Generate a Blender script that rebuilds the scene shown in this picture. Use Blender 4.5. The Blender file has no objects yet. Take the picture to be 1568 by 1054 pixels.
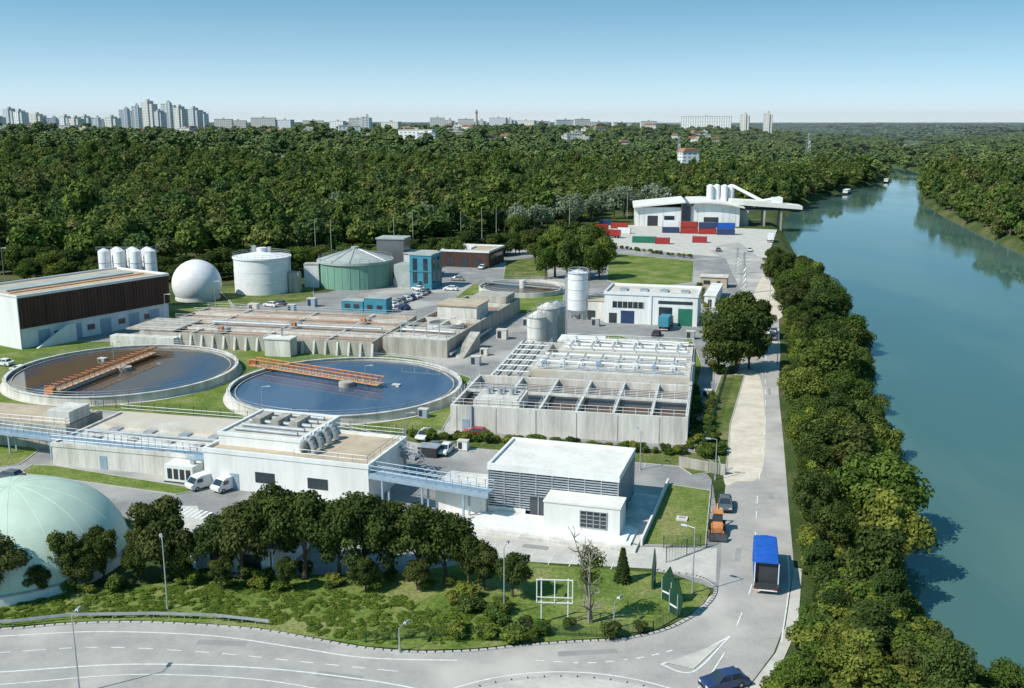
import bpy, math, random
import numpy as np
from mathutils import Vector
R=math.radians
random.seed(7); NR=np.random.default_rng(11)
# ---------------------------------------------------------------- survey of the site (metres)
F=1550.0; TH=math.atan(342/F); ST,CT=math.sin(TH),math.cos(TH); HC=50.0
def V(u,v,z=0.0):
    dx=(u-784)/F; dy=(v-527)/F
    t=(HC-z)/(ST+dy*CT)
    return Vector((dx*t,(CT-dy*ST)*t,z))
ROT=R(-16.5)
scene=bpy.context.scene
# ---------------------------------------------------------------- materials
def new_mat(name):
    m=bpy.data.materials.new(name); m.use_nodes=True
    nt=m.node_tree; nt.nodes.clear()
    return m,nt,nt.nodes,nt.links
def mat(name,c1,c2=None,scale=0.6,rough=0.8,bump=0.0,metal=0.0,streak=False,spec=0.3,fine=6.0,dirt=None):
    m,nt,N,L=new_mat(name)
    out=N.new('ShaderNodeOutputMaterial'); b=N.new('ShaderNodeBsdfPrincipled')
    L.new(b.outputs[0],out.inputs[0])
    b.inputs['Roughness'].default_value=rough; b.inputs['Metallic'].default_value=metal
    b.inputs['Specular IOR Level'].default_value=spec
    if c2 is None: c2=tuple(x*0.82 for x in c1)
    tc=N.new('ShaderNodeTexCoord'); mp=N.new('ShaderNodeMapping')
    L.new(tc.outputs['Object'],mp.inputs[0])
    if streak: mp.inputs['Scale'].default_value=(1,1,0.12)
    n1=N.new('ShaderNodeTexNoise'); n1.inputs['Scale'].default_value=scale; n1.inputs['Detail'].default_value=5; n1.inputs['Roughness'].default_value=.65
    L.new(mp.outputs[0],n1.inputs[0])
    n2=N.new('ShaderNodeTexNoise'); n2.inputs['Scale'].default_value=fine; n2.inputs['Detail'].default_value=3
    L.new(mp.outputs[0],n2.inputs[0])
    mm=N.new('ShaderNodeMath'); mm.operation='MULTIPLY_ADD'; L.new(n2.outputs[0],mm.inputs[0]); mm.inputs[1].default_value=.35
    L.new(n1.outputs[0],mm.inputs[2])
    cr=N.new('ShaderNodeValToRGB'); cr.color_ramp.elements[0].position=.5; cr.color_ramp.elements[1].position=.85
    cr.color_ramp.elements[0].color=(*c1,1); cr.color_ramp.elements[1].color=(*c2,1)
    L.new(mm.outputs[0],cr.inputs[0])
    col=cr.outputs[0]
    if dirt:
        n3=N.new('ShaderNodeTexNoise'); n3.inputs['Scale'].default_value=scale*.22; n3.inputs['Detail'].default_value=4
        L.new(tc.outputs['Object'],n3.inputs[0])
        r3=N.new('ShaderNodeValToRGB'); r3.color_ramp.elements[0].position=.5; r3.color_ramp.elements[1].position=.62
        L.new(n3.outputs[0],r3.inputs[0])
        mx=N.new('ShaderNodeMixRGB'); mx.inputs[2].default_value=(*dirt,1); L.new(r3.outputs[0],mx.inputs[0]); L.new(col,mx.inputs[1]); col=mx.outputs[0]
    L.new(col,b.inputs['Base Color'])
    if bump>0:
        bp=N.new('ShaderNodeBump'); bp.inputs['Strength'].default_value=bump; bp.inputs['Distance'].default_value=.1
        L.new(n2.outputs[0],bp.inputs['Height']); L.new(bp.outputs[0],b.inputs['Normal'])
    return m
M={}
M['asphalt']=mat('asphalt_pale',(.43,.405,.37),(.32,.305,.285),scale=.25,rough=.9,fine=3,dirt=(.53,.49,.44))
M['patch']=mat('asphalt_patch',(.33,.32,.305),(.27,.262,.25),scale=.5,rough=.9,fine=3)
M['yard']=mat('yard_asphalt',(.3,.292,.283),(.21,.206,.2),scale=.2,rough=.9,fine=2,dirt=(.42,.4,.365))
M['concrete_pave']=mat('concrete_paving',(.58,.55,.49),(.43,.41,.37),scale=.3,rough=.9,fine=2)
M['dirt']=mat('pale_gravel',(.7,.62,.51),(.5,.44,.35),scale=.3,rough=.95,fine=2,bump=.3)
M['paint']=mat('road_paint',(.8,.8,.78),(.58,.58,.55),scale=2,rough=.7)
M['kerb']=mat('kerb_stone',(.5,.48,.45),(.38,.36,.34),scale=1,rough=.9)
M['conc']=mat('concrete_light',(.72,.69,.64),(.45,.43,.385),scale=.5,rough=.9,streak=True,fine=3)
M['concd']=mat('concrete_weathered',(.5,.465,.41),(.28,.26,.22),scale=.6,rough=.92,streak=True,fine=3)
M['concroof']=mat('concrete_roof',(.66,.62,.56),(.46,.43,.38),scale=.25,rough=.92,fine=2,dirt=(.54,.47,.38))
M['white']=mat('white_render',(.8,.8,.79),(.66,.66,.63),scale=.4,rough=.7,streak=True,fine=2)
M['whitep']=mat('white_paint',(.8,.8,.8),(.7,.7,.7),scale=.5,rough=.45,fine=2)
M['whiteroof']=mat('white_roof',(.78,.755,.7),(.64,.61,.56),scale=.25,rough=.8,fine=2)
M['brown']=mat('rust_cladding',(.1,.05,.033),(.05,.028,.022),scale=.5,rough=.7,streak=True)
M['orange']=mat('orange_paint',(.68,.28,.1),(.42,.17,.07),scale=1.0,rough=.6)
M['tealb']=mat('teal_cladding',(.06,.27,.36),(.045,.2,.28),scale=.5,rough=.5)
M['blue']=mat('blue_tarp',(.02,.12,.5),(.015,.09,.38),scale=1,rough=.5)
M['greentank']=mat('green_tank_paint',(.22,.4,.31),(.16,.3,.23),scale=.3,rough=.6,streak=True)
M['greendome']=mat('green_membrane',(.6,.71,.58),(.5,.61,.49),scale=.25,rough=.5)
M['greyroof']=mat('grey_green_roof',(.42,.45,.42),(.3,.33,.31),scale=.3,rough=.7)
M['glass']=mat('dark_glass',(.03,.045,.06),(.02,.03,.04),scale=1,rough=.08,spec=.8)
M['louvre']=mat('louvre_aluminium',(.48,.53,.58),(.38,.43,.48),scale=1,rough=.4,metal=.3)
M['steel']=mat('galvanised_steel',(.5,.52,.53),(.36,.38,.4),scale=1,rough=.45,metal=.4)
M['steelb']=mat('blue_grey_steel',(.36,.46,.55),(.28,.37,.45),scale=1,rough=.5,metal=.2)
M['dark']=mat('dark_rubber',(.02,.02,.02),(.03,.03,.03),rough=.8)
M['darkm']=mat('dark_metal',(.05,.055,.06),(.035,.035,.04),rough=.6)
M['sludge']=mat('sludge_water',(.12,.07,.042),(.07,.043,.027),scale=.15,rough=.15,fine=1.5,dirt=(.17,.11,.07))
M['sludge2']=mat('brown_basin_cover',(.36,.235,.16),(.22,.145,.1),scale=.2,rough=.7,fine=1,dirt=(.42,.31,.22))
M['beige']=mat('beige_roof_gravel',(.54,.44,.32),(.39,.32,.24),scale=.3,rough=.95,fine=2)
M['red']=mat('red_paint',(.42,.05,.04),(.3,.04,.03),rough=.5)
M['greenp']=mat('green_paint',(.03,.2,.12),(.02,.14,.09),rough=.5)
M['signgreen']=mat('dark_green_panel',(.02,.07,.04),(.015,.05,.03),rough=.4)
M['carwhite']=mat('car_white',(.78,.78,.78),(.7,.7,.7),rough=.25,spec=.5)
M['cargrey']=mat('car_grey',(.2,.21,.22),(.17,.18,.19),rough=.25,spec=.6,metal=.4)
M['carsilver']=mat('car_silver',(.5,.5,.51),(.45,.45,.46),rough=.25,spec=.6,metal=.4)
M['carblue']=mat('car_blue',(.03,.06,.15),(.025,.045,.12),rough=.25,spec=.6)
M['carred']=mat('car_red',(.4,.03,.03),(.3,.03,.03),rough=.25,spec=.6)
M['lamp_r']=mat('red_lens',(.5,.02,.02),rough=.3)
M['lamp_w']=mat('clear_lens',(.8,.8,.75),rough=.2)
M['bark']=mat('bark',(.14,.11,.08),(.08,.06,.045),scale=3,rough=.95,bump=.5)
M['barkpale']=mat('pale_bark',(.34,.3,.25),(.22,.19,.16),scale=3,rough=.95)
M['rooftile']=mat('tile_roof',(.4,.2,.13),(.3,.15,.1),scale=.5,rough=.9)
M['fence']=mat('fence_green',(.03,.07,.04),(.02,.05,.03),rough=.6)

def mat_grass(name,a,b,c,s=.12):
    m,nt,N,L=new_mat(name)
    out=N.new('ShaderNodeOutputMaterial'); bs=N.new('ShaderNodeBsdfPrincipled'); L.new(bs.outputs[0],out.inputs[0])
    bs.inputs['Roughness'].default_value=.95; bs.inputs['Specular IOR Level'].default_value=.1
    g=N.new('ShaderNodeNewGeometry')
    n1=N.new('ShaderNodeTexNoise'); n1.inputs['Scale'].default_value=s; n1.inputs['Detail'].default_value=6; n1.inputs['Roughness'].default_value=.65
    n2=N.new('ShaderNodeTexNoise'); n2.inputs['Scale'].default_value=2.2; n2.inputs['Detail'].default_value=5; n2.inputs['Roughness'].default_value=.7
    L.new(g.outputs['Position'],n1.inputs[0]); L.new(g.outputs['Position'],n2.inputs[0])
    r1=N.new('ShaderNodeValToRGB'); r1.color_ramp.elements[0].position=.38; r1.color_ramp.elements[1].position=.63
    r1.color_ramp.elements[0].color=(*a,1); r1.color_ramp.elements[1].color=(*c,1)
    e=r1.color_ramp.elements.new(.5); e.color=(*b,1)
    L.new(n1.outputs[0],r1.inputs[0])
    r2=N.new('ShaderNodeValToRGB'); r2.color_ramp.elements[0].position=.3; r2.color_ramp.elements[1].position=.7
    r2.color_ramp.elements[0].color=(.45,.5,.45,1); r2.color_ramp.elements[1].color=(1.35,1.3,1.15,1)
    L.new(n2.outputs[0],r2.inputs[0])
    mx=N.new('ShaderNodeMixRGB'); mx.blend_type='MULTIPLY'; mx.inputs[0].default_value=1
    L.new(r1.outputs[0],mx.inputs[1]); L.new(r2.outputs[0],mx.inputs[2]); L.new(mx.outputs[0],bs.inputs['Base Color'])
    bp=N.new('ShaderNodeBump'); bp.inputs['Strength'].default_value=.6; bp.inputs['Distance'].default_value=.15
    L.new(n2.outputs[0],bp.inputs['Height']); L.new(bp.outputs[0],bs.inputs['Normal'])
    return m
M['grass']=mat_grass('lawn_grass',(.11,.17,.036),(.16,.215,.055),(.26,.265,.115))
M['grass2']=mat_grass('rough_grass',(.08,.125,.03),(.13,.165,.05),(.25,.22,.11),.2)
M['ground']=mat_grass('ground_scrub',(.045,.075,.022),(.07,.1,.035),(.14,.13,.065),.05)

def mat_leaf(name,dk,cols,tr=.28):
    m,nt,N,L=new_mat(name)
    out=N.new('ShaderNodeOutputMaterial')
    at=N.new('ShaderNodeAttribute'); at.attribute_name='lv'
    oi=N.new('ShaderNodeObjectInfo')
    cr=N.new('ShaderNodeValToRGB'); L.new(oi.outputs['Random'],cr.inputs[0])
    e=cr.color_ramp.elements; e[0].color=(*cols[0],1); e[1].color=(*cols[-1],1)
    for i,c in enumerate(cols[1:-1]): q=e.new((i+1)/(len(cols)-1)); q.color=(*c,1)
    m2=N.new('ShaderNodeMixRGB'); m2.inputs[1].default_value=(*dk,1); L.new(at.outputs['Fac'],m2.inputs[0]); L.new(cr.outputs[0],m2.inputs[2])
    d=N.new('ShaderNodeBsdfDiffuse'); L.new(m2.outputs[0],d.inputs[0])
    if tr>0:
        t=N.new('ShaderNodeBsdfTranslucent'); mx=N.new('ShaderNodeMixShader'); mx.inputs[0].default_value=tr
        L.new(m2.outputs[0],t.inputs[0]); L.new(d.outputs[0],mx.inputs[1]); L.new(t.outputs[0],mx.inputs[2]); L.new(mx.outputs[0],out.inputs[0])
    else: L.new(d.outputs[0],out.inputs[0])
    return m
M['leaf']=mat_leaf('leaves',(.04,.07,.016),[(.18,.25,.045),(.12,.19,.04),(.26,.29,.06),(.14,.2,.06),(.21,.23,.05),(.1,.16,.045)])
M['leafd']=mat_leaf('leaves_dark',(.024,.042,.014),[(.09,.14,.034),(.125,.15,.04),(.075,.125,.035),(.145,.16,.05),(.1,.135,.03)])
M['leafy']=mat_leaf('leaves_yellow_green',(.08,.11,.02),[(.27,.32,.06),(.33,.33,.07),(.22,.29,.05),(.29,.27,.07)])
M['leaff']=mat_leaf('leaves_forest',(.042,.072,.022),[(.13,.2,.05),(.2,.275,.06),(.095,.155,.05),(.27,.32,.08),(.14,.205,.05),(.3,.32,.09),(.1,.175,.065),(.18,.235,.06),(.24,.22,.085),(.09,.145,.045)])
M['leafm']=mat_leaf('leaves_midground_hazed',(.06,.09,.038),[(.13,.2,.065),(.2,.265,.075),(.1,.16,.07),(.24,.285,.1),(.14,.19,.065),(.09,.15,.065),(.22,.24,.095)],0)  # paler, slightly bluer greens: distance haze mixed into the leaf colour
M['leafs']=mat_leaf('leaves_silver',(.12,.155,.09),[(.32,.38,.26),(.26,.32,.19),(.36,.4,.3)])
M['leaffar']=mat_leaf('leaves_far_hazed',(.085,.125,.09),[(.14,.19,.12),(.17,.215,.13),(.13,.18,.125)],0)  # far crowns: aerial perspective painted into the base colour
M['ivy']=mat_leaf('leaves_ivy',(.06,.11,.02),[(.22,.29,.05),(.27,.31,.06),(.17,.25,.045),(.14,.21,.04)])

def mat_water(name,c,rough,scale,bstr,c2=None,cs=.02,drough=.1):
    m,nt,N,L=new_mat(name)
    out=N.new('ShaderNodeOutputMaterial'); b=N.new('ShaderNodeBsdfPrincipled'); L.new(b.outputs[0],out.inputs[0])
    b.inputs['IOR'].default_value=1.33; b.inputs['Specular IOR Level'].default_value=.9
    g=N.new('ShaderNodeNewGeometry')
    n=N.new('ShaderNodeTexNoise'); n.inputs['Scale'].default_value=scale; n.inputs['Detail'].default_value=4
    mp=N.new('ShaderNodeMapping'); mp.inputs['Scale'].default_value=(1,.55,1); mp.inputs['Rotation'].default_value=(0,0,.4)
    L.new(g.outputs['Position'],mp.inputs[0]); L.new(mp.outputs[0],n.inputs[0])
    n2=N.new('ShaderNodeTexNoise'); n2.inputs['Scale'].default_value=cs; n2.inputs['Detail'].default_value=4
    mp2=N.new('ShaderNodeMapping'); mp2.inputs['Scale'].default_value=(1.6,.5,1); mp2.inputs['Rotation'].default_value=(0,0,.25); L.new(g.outputs['Position'],mp2.inputs[0])
    L.new(mp2.outputs[0],n2.inputs[0])
    r=N.new('ShaderNodeValToRGB'); r.color_ramp.elements[0].position=.45; r.color_ramp.elements[1].position=.58
    r.color_ramp.elements[0].color=(*c,1); r.color_ramp.elements[1].color=(*(c2 or c),1)
    L.new(n2.outputs[0],r.inputs[0]); L.new(r.outputs[0],b.inputs['Base Color'])
    mr=N.new('ShaderNodeMapRange'); mr.inputs[1].default_value=.4; mr.inputs[2].default_value=.6; mr.inputs[3].default_value=rough; mr.inputs[4].default_value=rough+drough
    L.new(n2.outputs[0],mr.inputs[0]); L.new(mr.outputs[0],b.inputs['Roughness'])
    bp=N.new('ShaderNodeBump'); bp.inputs['Strength'].default_value=bstr; bp.inputs['Distance'].default_value=.1
    L.new(n.outputs[0],bp.inputs['Height']); L.new(bp.outputs[0],b.inputs['Normal'])
    return m
M['river']=mat_water('river_water',(.07,.15,.135),.03,.6,.06,(.095,.175,.15),.02,.09)
M['tankwater']=mat_water('tank_water',(.055,.09,.15),.02,.5,.03,(.1,.14,.21),.05,.02)
M['tankwater2']=mat_water('tank_water_brown',(.13,.09,.055),.03,.5,.03,(.05,.07,.11),.035,.02)

def mat_city(name,wall,fl=3.0,bw=3.5):
    m,nt,N,L=new_mat(name)
    out=N.new('ShaderNodeOutputMaterial'); b=N.new('ShaderNodeBsdfPrincipled'); L.new(b.outputs[0],out.inputs[0]); b.inputs['Roughness'].default_value=.8
    tc=N.new('ShaderNodeTexCoord'); s=N.new('ShaderNodeSeparateXYZ'); L.new(tc.outputs['Object'],s.inputs[0])
    def ma(op,a,bv):
        n=N.new('ShaderNodeMath'); n.operation=op
        if isinstance(a,(int,float)): n.inputs[0].default_value=a
        else: L.new(a,n.inputs[0])
        if isinstance(bv,(int,float)): n.inputs[1].default_value=bv
        else: L.new(bv,n.inputs[1])
        return n.outputs[0]
    fz=ma('FRACT',ma('DIVIDE',s.outputs[2],fl),0)
    fx=ma('FRACT',ma('DIVIDE',ma('ADD',s.outputs[0],s.outputs[1]),bw),0)
    w=ma('MULTIPLY',ma('GREATER_THAN',fz,.5),ma('GREATER_THAN',fx,.45))
    g=N.new('ShaderNodeNewGeometry'); s2=N.new('ShaderNodeSeparateXYZ'); L.new(g.outputs['Normal'],s2.inputs[0])
    w=ma('MULTIPLY',w,ma('LESS_THAN',s2.outputs[2],.5))
    mx=N.new('ShaderNodeMixRGB'); L.new(w,mx.inputs[0]); mx.inputs[1].default_value=(*wall,1); mx.inputs[2].default_value=(.25,.3,.36,1)
    L.new(mx.outputs[0],b.inputs['Base Color'])
    return m
M['city1']=mat_city('facade_cream',(.68,.64,.58)); M['city2']=mat_city('facade_grey',(.55,.57,.6)); M['city3']=mat_city('facade_white',(.78,.77,.75),3,5)

# ---------------------------------------------------------------- mesh builder
class MB:
    def __init__(s,name,o=(0,0,0),rot=ROT):
        s.name=name; s.o=Vector(o); s.rot=rot; s.p={}
    def add(s,part,m,vs,fs):
        k=(part,m); q=s.p.setdefault(k,([],[])); b=len(q[0]); q[0].extend([tuple(v) for v in vs]); q[1].extend([tuple(i+b for i in f) for f in fs])
    def box(s,part,m,x0,x1,y0,y1,z0,z1):
        s.fr(part,m,x0,x1,y0,y1,z0,x0,x1,y0,y1,z1)
    def fr(s,part,m,x0,x1,y0,y1,z0,X0,X1,Y0,Y1,z1):
        vs=[(x0,y0,z0),(x1,y0,z0),(x1,y1,z0),(x0,y1,z0),(X0,Y0,z1),(X1,Y0,z1),(X1,Y1,z1),(X0,Y1,z1)]
        s.add(part,m,vs,[(3,2,1,0),(4,5,6,7),(0,1,5,4),(1,2,6,5),(2,3,7,6),(3,0,4,7)])
    def cyl(s,part,m,cx,cy,z0,z1,r0,r1=None,n=28,cap=True):
        r1=r0 if r1 is None else r1
        vs=[];fs=[]
        for z,r in((z0,r0),(z1,r1)):
            for i in range(n):
                a=2*math.pi*i/n; vs.append((cx+r*math.cos(a),cy+r*math.sin(a),z))
        for i in range(n):
            j=(i+1)%n; fs.append((i,j,n+j,n+i))
        if cap: fs.append(tuple(range(n,2*n))); fs.append(tuple(reversed(range(n))))
        s.add(part,m,vs,fs)
    def ring(s,part,m,cx,cy,z0,z1,ri,ro,n=72):
        vs=[];fs=[]
        for z,r in((z0,ri),(z0,ro),(z1,ro),(z1,ri)):
            for i in range(n):
                a=2*math.pi*i/n; vs.append((cx+r*math.cos(a),cy+r*math.sin(a),z))
        for k in range(4):
            k2=(k+1)%4
            for i in range(n):
                j=(i+1)%n; fs.append((k*n+i,k*n+j,k2*n+j,k2*n+i))
        s.add(part,m,vs,fs)
    def dome(s,part,m,cx,cy,cz,rx,rz,lo=0.0,n=40,k=14):
        vs=[];fs=[]
        for j in range(k):
            e=lo+(math.pi/2-lo)*j/k
            for i in range(n):
                a=2*math.pi*i/n; vs.append((cx+rx*math.cos(e)*math.cos(a),cy+rx*math.cos(e)*math.sin(a),cz+rz*math.sin(e)))
        vs.append((cx,cy,cz+rz))
        for j in range(k-1):
            for i in range(n):
                q=(i+1)%n; fs.append((j*n+i,j*n+q,(j+1)*n+q,(j+1)*n+i))
        for i in range(n): fs.append(((k-1)*n+i,(k-1)*n+(i+1)%n,k*n))
        s.add(part,m,vs,fs)
    def tube(s,part,m,p,q,r,n=5):
        p=Vector(p);q=Vector(q);d=(q-p)
        if d.length<1e-6:return
        d.normalize(); a=Vector((0,0,1)) if abs(d.z)<.9 else Vector((1,0,0))
        x=d.cross(a).normalized(); y=d.cross(x)
        vs=[];fs=[]
        for c in(p,q):
            for i in range(n):
                t=2*math.pi*i/n; vs.append(c+x*r*math.cos(t)+y*r*math.sin(t))
        for i in range(n):
            j=(i+1)%n; fs.append((i,n+i,n+j,j))
        fs.append(tuple(range(n))); fs.append(tuple(reversed(range(n,2*n))))
        s.add(part,m,vs,fs)
    def pipe(s,part,m,pts,r,n=8):
        for a,b in zip(pts[:-1],pts[1:]): s.tube(part,m,a,b,r,n)
    def prof(s,part,m,pts,a0,a1,axis='x'):
        n=len(pts)
        if axis=='x': vs=[(a0,y,z) for y,z in pts]+[(a1,y,z) for y,z in pts]
        else: vs=[(x,a0,z) for x,z in pts]+[(x,a1,z) for x,z in pts]
        fs=[(i,(i+1)%n,n+(i+1)%n,n+i) for i in range(n)]+[tuple(range(n)),tuple(reversed(range(n,2*n)))]
        s.add(part,m,vs,fs)
    def rail(s,pts,z,m='steel',h=1.1,step=2.0,r=.035,part='railing'):
        for a,b in zip(pts[:-1],pts[1:]):
            a=Vector((*a[:2],z if len(a)<3 else a[2]));b=Vector((*b[:2],z if len(b)<3 else b[2]))
            for hh in(h,h*.5): s.tube(part,m,a+Vector((0,0,hh)),b+Vector((0,0,hh)),r,4)
            n=max(1,int((b-a).length/step))
            for i in range(n+1):
                c=a.lerp(b,i/n); s.tube(part,m,c,c+Vector((0,0,h)),r,4)
    def build(s,bevel=0):
        ob=[]
        for (part,m),(vs,fs) in s.p.items():
            me=bpy.data.meshes.new(s.name+'_'+part); me.from_pydata(vs,[],fs); me.materials.append(M[m])
            me.polygons.foreach_set('use_smooth',[True]*len(me.polygons))
            try: me.set_sharp_from_angle(angle=R(32))
            except Exception: pass
            me.update()
            ob.append((part,me))
        if len(ob)==1:
            o=bpy.data.objects.new(s.name,ob[0][1]); scene.collection.objects.link(o); o.location=s.o; o.rotation_euler=(0,0,s.rot); return o
        e=bpy.data.objects.new(s.name,None); scene.collection.objects.link(e); e.location=s.o; e.rotation_euler=(0,0,s.rot); e.empty_display_size=.5
        for part,me in ob:
            o=bpy.data.objects.new(part,me); scene.collection.objects.link(o); o.parent=e
            if bevel and part in('body','cab'):
                bv=o.modifiers.new('b','BEVEL'); bv.width=bevel; bv.segments=2
        return e
# ---------------------------------------------------------------- river and terrain
LB=[(-400,20),(0,42),(70,46),(84,46),(92,44),(104,44),(118,46),(156,58),(196,69),(262,88),(327,96),(389,112),(510,137),(582,158),(677,200),(773,250),(851,298),(945,346),(1050,388),(1150,404),(1300,410),(1500,470),(1800,640),(1980,745),(2200,835),(2450,900),(3000,960),(5000,1100),(14000,1500)]
RB=[(-400,150),(0,160),(100,166),(200,174),(300,188),(405,206),(482,222),(590,247),(677,272),(773,308),(851,342),(945,380),(1050,420),(1150,442),(1300,455),(1500,525),(1800,715),(1980,835),(2200,950),(2450,1010),(3000,1060),(5000,1220),(14000,1700)]
def Lx(y): return float(np.interp(y,[a for a,b in LB],[b for a,b in LB]))
def Rx(y): return float(np.interp(y,[a for a,b in RB],[b for a,b in RB]))
def sst(a,b,x):
    t=min(1,max(0,(x-a)/(b-a))); return t*t*(3-2*t)
def hz(x,y):
    l=Lx(y); r=Rx(y)
    und=3.8*math.sin(x*.006+1)*math.sin(y*.0047)+2.6*math.sin(x*.017+y*.009)
    if x<=l:
        d=l-x; b=-3.4+3.4*sst(0,7,d)
        k=sst(60,480,d)
        return b+k*(25*sst(440,1400,y)+und*sst(480,800,y))
    if x>=r:
        d=x-r; b=-3.4+3.4*sst(0,6,d)
        return b+sst(40,500,d)*(20*sst(600,2500,y)+und*sst(500,900,y))
    return -6.0
ys=list(range(-100,700,10))+list(range(700,2600,25))+[2600*1.12**i for i in range(18)]
offl=[-24000,-12000,-7000,-4500,-3000,-2200,-1800,-1500,-1250,-1050,-900,-780,-680,-590,-510,-440,-380,-320,-270,-220,-180,-140,-105,-75,-50,-35,-22,-13,-7,-4,-2,0]
offr=[0,2,4,6,12,25,45,80,130,180,240,310,400,520,650,900,1300,2000,3500,6000,12000,20000]
tv=[];tf=[]
nc=len(offl)+len(offr)+1
for y in ys:
    l=Lx(y);r=Rx(y)
    for a in offl: tv.append((l+a,y,hz(l+a,y)))
    tv.append(((l+r)/2,y,-6))
    for a in offr: tv.append((r+a,y,hz(r+a,y) if a>0 else -3.4))
for j in range(len(ys)-1):
    for i in range(nc-1): tf.append((j*nc+i,j*nc+i+1,(j+1)*nc+i+1,(j+1)*nc+i))
me=bpy.data.meshes.new('ground'); me.from_pydata(tv,[],tf); me.materials.append(M['ground']); me.polygons.foreach_set('use_smooth',[True]*len(me.polygons))
scene.collection.objects.link(bpy.data.objects.new('ground',me))
wv=[];wf=[]
for y in ys: wv+= [(Lx(y)-1.2,y,-3.0),(Rx(y)+1.2,y,-3.0)]
for j in range(len(ys)-1): wf.append((2*j,2*j+1,2*j+3,2*j+2))
me=bpy.data.meshes.new('river_water'); me.from_pydata(wv,[],wf); me.materials.append(M['river'])
scene.collection.objects.link(bpy.data.objects.new('river_water',me))

def cat(pts,n=6,closed=False):
    P=[Vector(p) for p in pts]; o=[]; N_=len(P)
    rng=range(N_) if closed else range(N_-1)
    for i in rng:
        p1=P[i];p2=P[(i+1)%N_]; p0=P[i-1] if (closed or i>0) else p1; p3=P[(i+2)%N_] if (closed or i+2<N_) else p2
        for k in range(n):
            t=k/n; o.append(.5*((2*p1)+(p2-p0)*t+(2*p0-5*p1+4*p2-p3)*t*t+(3*p1-p0-3*p2+p3)*t**3))
    if not closed:o.append(P[-1])
    return o
def sheet(name,pts,z,m):
    me=bpy.data.meshes.new(name); vs=[(p[0],p[1],z) for p in pts]
    a=sum(vs[i][0]*vs[(i+1)%len(vs)][1]-vs[(i+1)%len(vs)][0]*vs[i][1] for i in range(len(vs)))
    if a<0: vs.reverse()
    me.from_pydata(vs,[],[tuple(range(len(vs)))]); me.materials.append(M[m])
    o=bpy.data.objects.new(name,me); scene.collection.objects.link(o); return o
def psheet(name,px,z,m,smooth=False):
    pts=[V(u,v) for u,v in px]
    if smooth: pts=cat(pts,5,True)
    return sheet(name,pts,z,m),pts
def strip(name,pts,w,z0,z1,m,dash=None,closed=False):
    mb=MB(name,(0,0,0),0); pts=[Vector((p[0],p[1],0)) for p in pts]
    if closed: pts=pts+[pts[0]]
    acc=0
    for a,b in zip(pts[:-1],pts[1:]):
        L_=(b-a).length
        if L_<1e-4: continue
        d=(b-a)/L_; n=Vector((-d.y,d.x,0))*w/2
        on=True
        if dash: on=(acc%(dash[0]+dash[1]))<dash[0]
        acc+=L_
        if not on: continue
        if z1-z0<.06:
            mb.add('s',m,[a-n+Vector((0,0,z1)),b-n+Vector((0,0,z1)),b+n+Vector((0,0,z1)),a+n+Vector((0,0,z1))],[(0,1,2,3)])
        else:
            e=d*w*.2
            vs=[a-n-e,b-n+e,b+n+e,a+n-e]; mb.add('s',m,[v+Vector((0,0,z0)) for v in vs]+[v+Vector((0,0,z1)) for v in vs],[(3,2,1,0),(4,5,6,7),(0,1,5,4),(1,2,6,5),(2,3,7,6),(3,0,4,7)])
    return mb.build()
# yard, roads
psheet('plant_yard',[(-150,560),(-150,780),(150,775),(280,830),(330,885),(620,880),(760,858),(1010,872),(1100,905),(1106,835),(1090,735),(1060,700),(1112,575),(1160,430),(1175,360),(1010,345),(930,345),(925,380),(770,378),(700,405),(500,448),(330,464),(250,480),(-150,475)],.02,'yard')
rl=[(1100,905),(1104,860),(1106,800),(1112,730),(1118,650),(1128,575),(1150,500),(1132,440),(1112,398),(1080,380)]
rr=[(1130,370),(1170,400),(1182,440),(1192,480),(1195,540),(1192,600),(1200,680),(1208,780),(1216,870),(1200,960),(1185,1000),(1140,1060),(1110,1100)]
roadN=[V(u,v) for u,v in rl]+[V(u,v) for u,v in rr]+[V(960,1100),V(930,990),V(1010,968),V(1060,940),V(1085,915)]
sheet('river_road',roadN,.03,'asphalt')
psheet('forecourt_paving',[(700,800),(640,800),(640,840),(760,858),(1010,872),(1096,892),(1098,840),(980,838)],.026,'concrete_pave')
psheet('depot_yard',[(930,345),(1010,345),(1190,352),(1175,395),(1080,392),(930,378)],.028,'concrete_pave')
psheet('footpath',[(270,775),(302,775),(350,888),(300,888)],.029,'concrete_pave')
psheet('gravel_shoulder',[(1108,735),(1116,650),(1122,576),(1160,572),(1172,640),(1166,725),(1130,738)],.045,'dirt',True)
psheet('gravel_shoulder',[(1148,475),(1168,425),(1192,455),(1198,485),(1170,490)],.048,'dirt',True)
kerb_px=[(-150,966),(0,965),(100,957),(200,954),(300,958),(400,966),(480,980),(560,994),(640,1000),(720,998),(800,990),(880,984),(950,980),(1010,968),(1055,948),(1085,925),(1096,905),(1088,892),(1060,882),(1000,874)]
kp=cat([V(u,v) for u,v in kerb_px],6)
cut=cat([V(u,v) for u,v in kerb_px[:14]],6)
sheet('roundabout_road',[*cut,V(1080,975),V(1140,1060),Vector((30,60,0)),Vector((28,20,0)),Vector((-80,20,0)),Vector((-90,60,0))],.034,'asphalt')
strip('kerb',kp,.35,.0,.14,'kerb')
psheet('pavement',[(1216,870),(1228,872),(1222,960),(1200,1010),(1165,1054),(1140,1100),(1118,1100),(1150,1050),(1188,1000),(1203,960)],.06,'concrete_pave')
C0=Vector((4.5,66.8,0))
isl=[C0+Vector((17.5*math.cos(a),17.5*math.sin(a),0)) for a in np.linspace(0,2*math.pi,72,endpoint=False)]
sheet('roundabout_island',isl,.12,'concrete_pave'); strip('kerb',isl,.3,0,.15,'kerb',closed=True)
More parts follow.
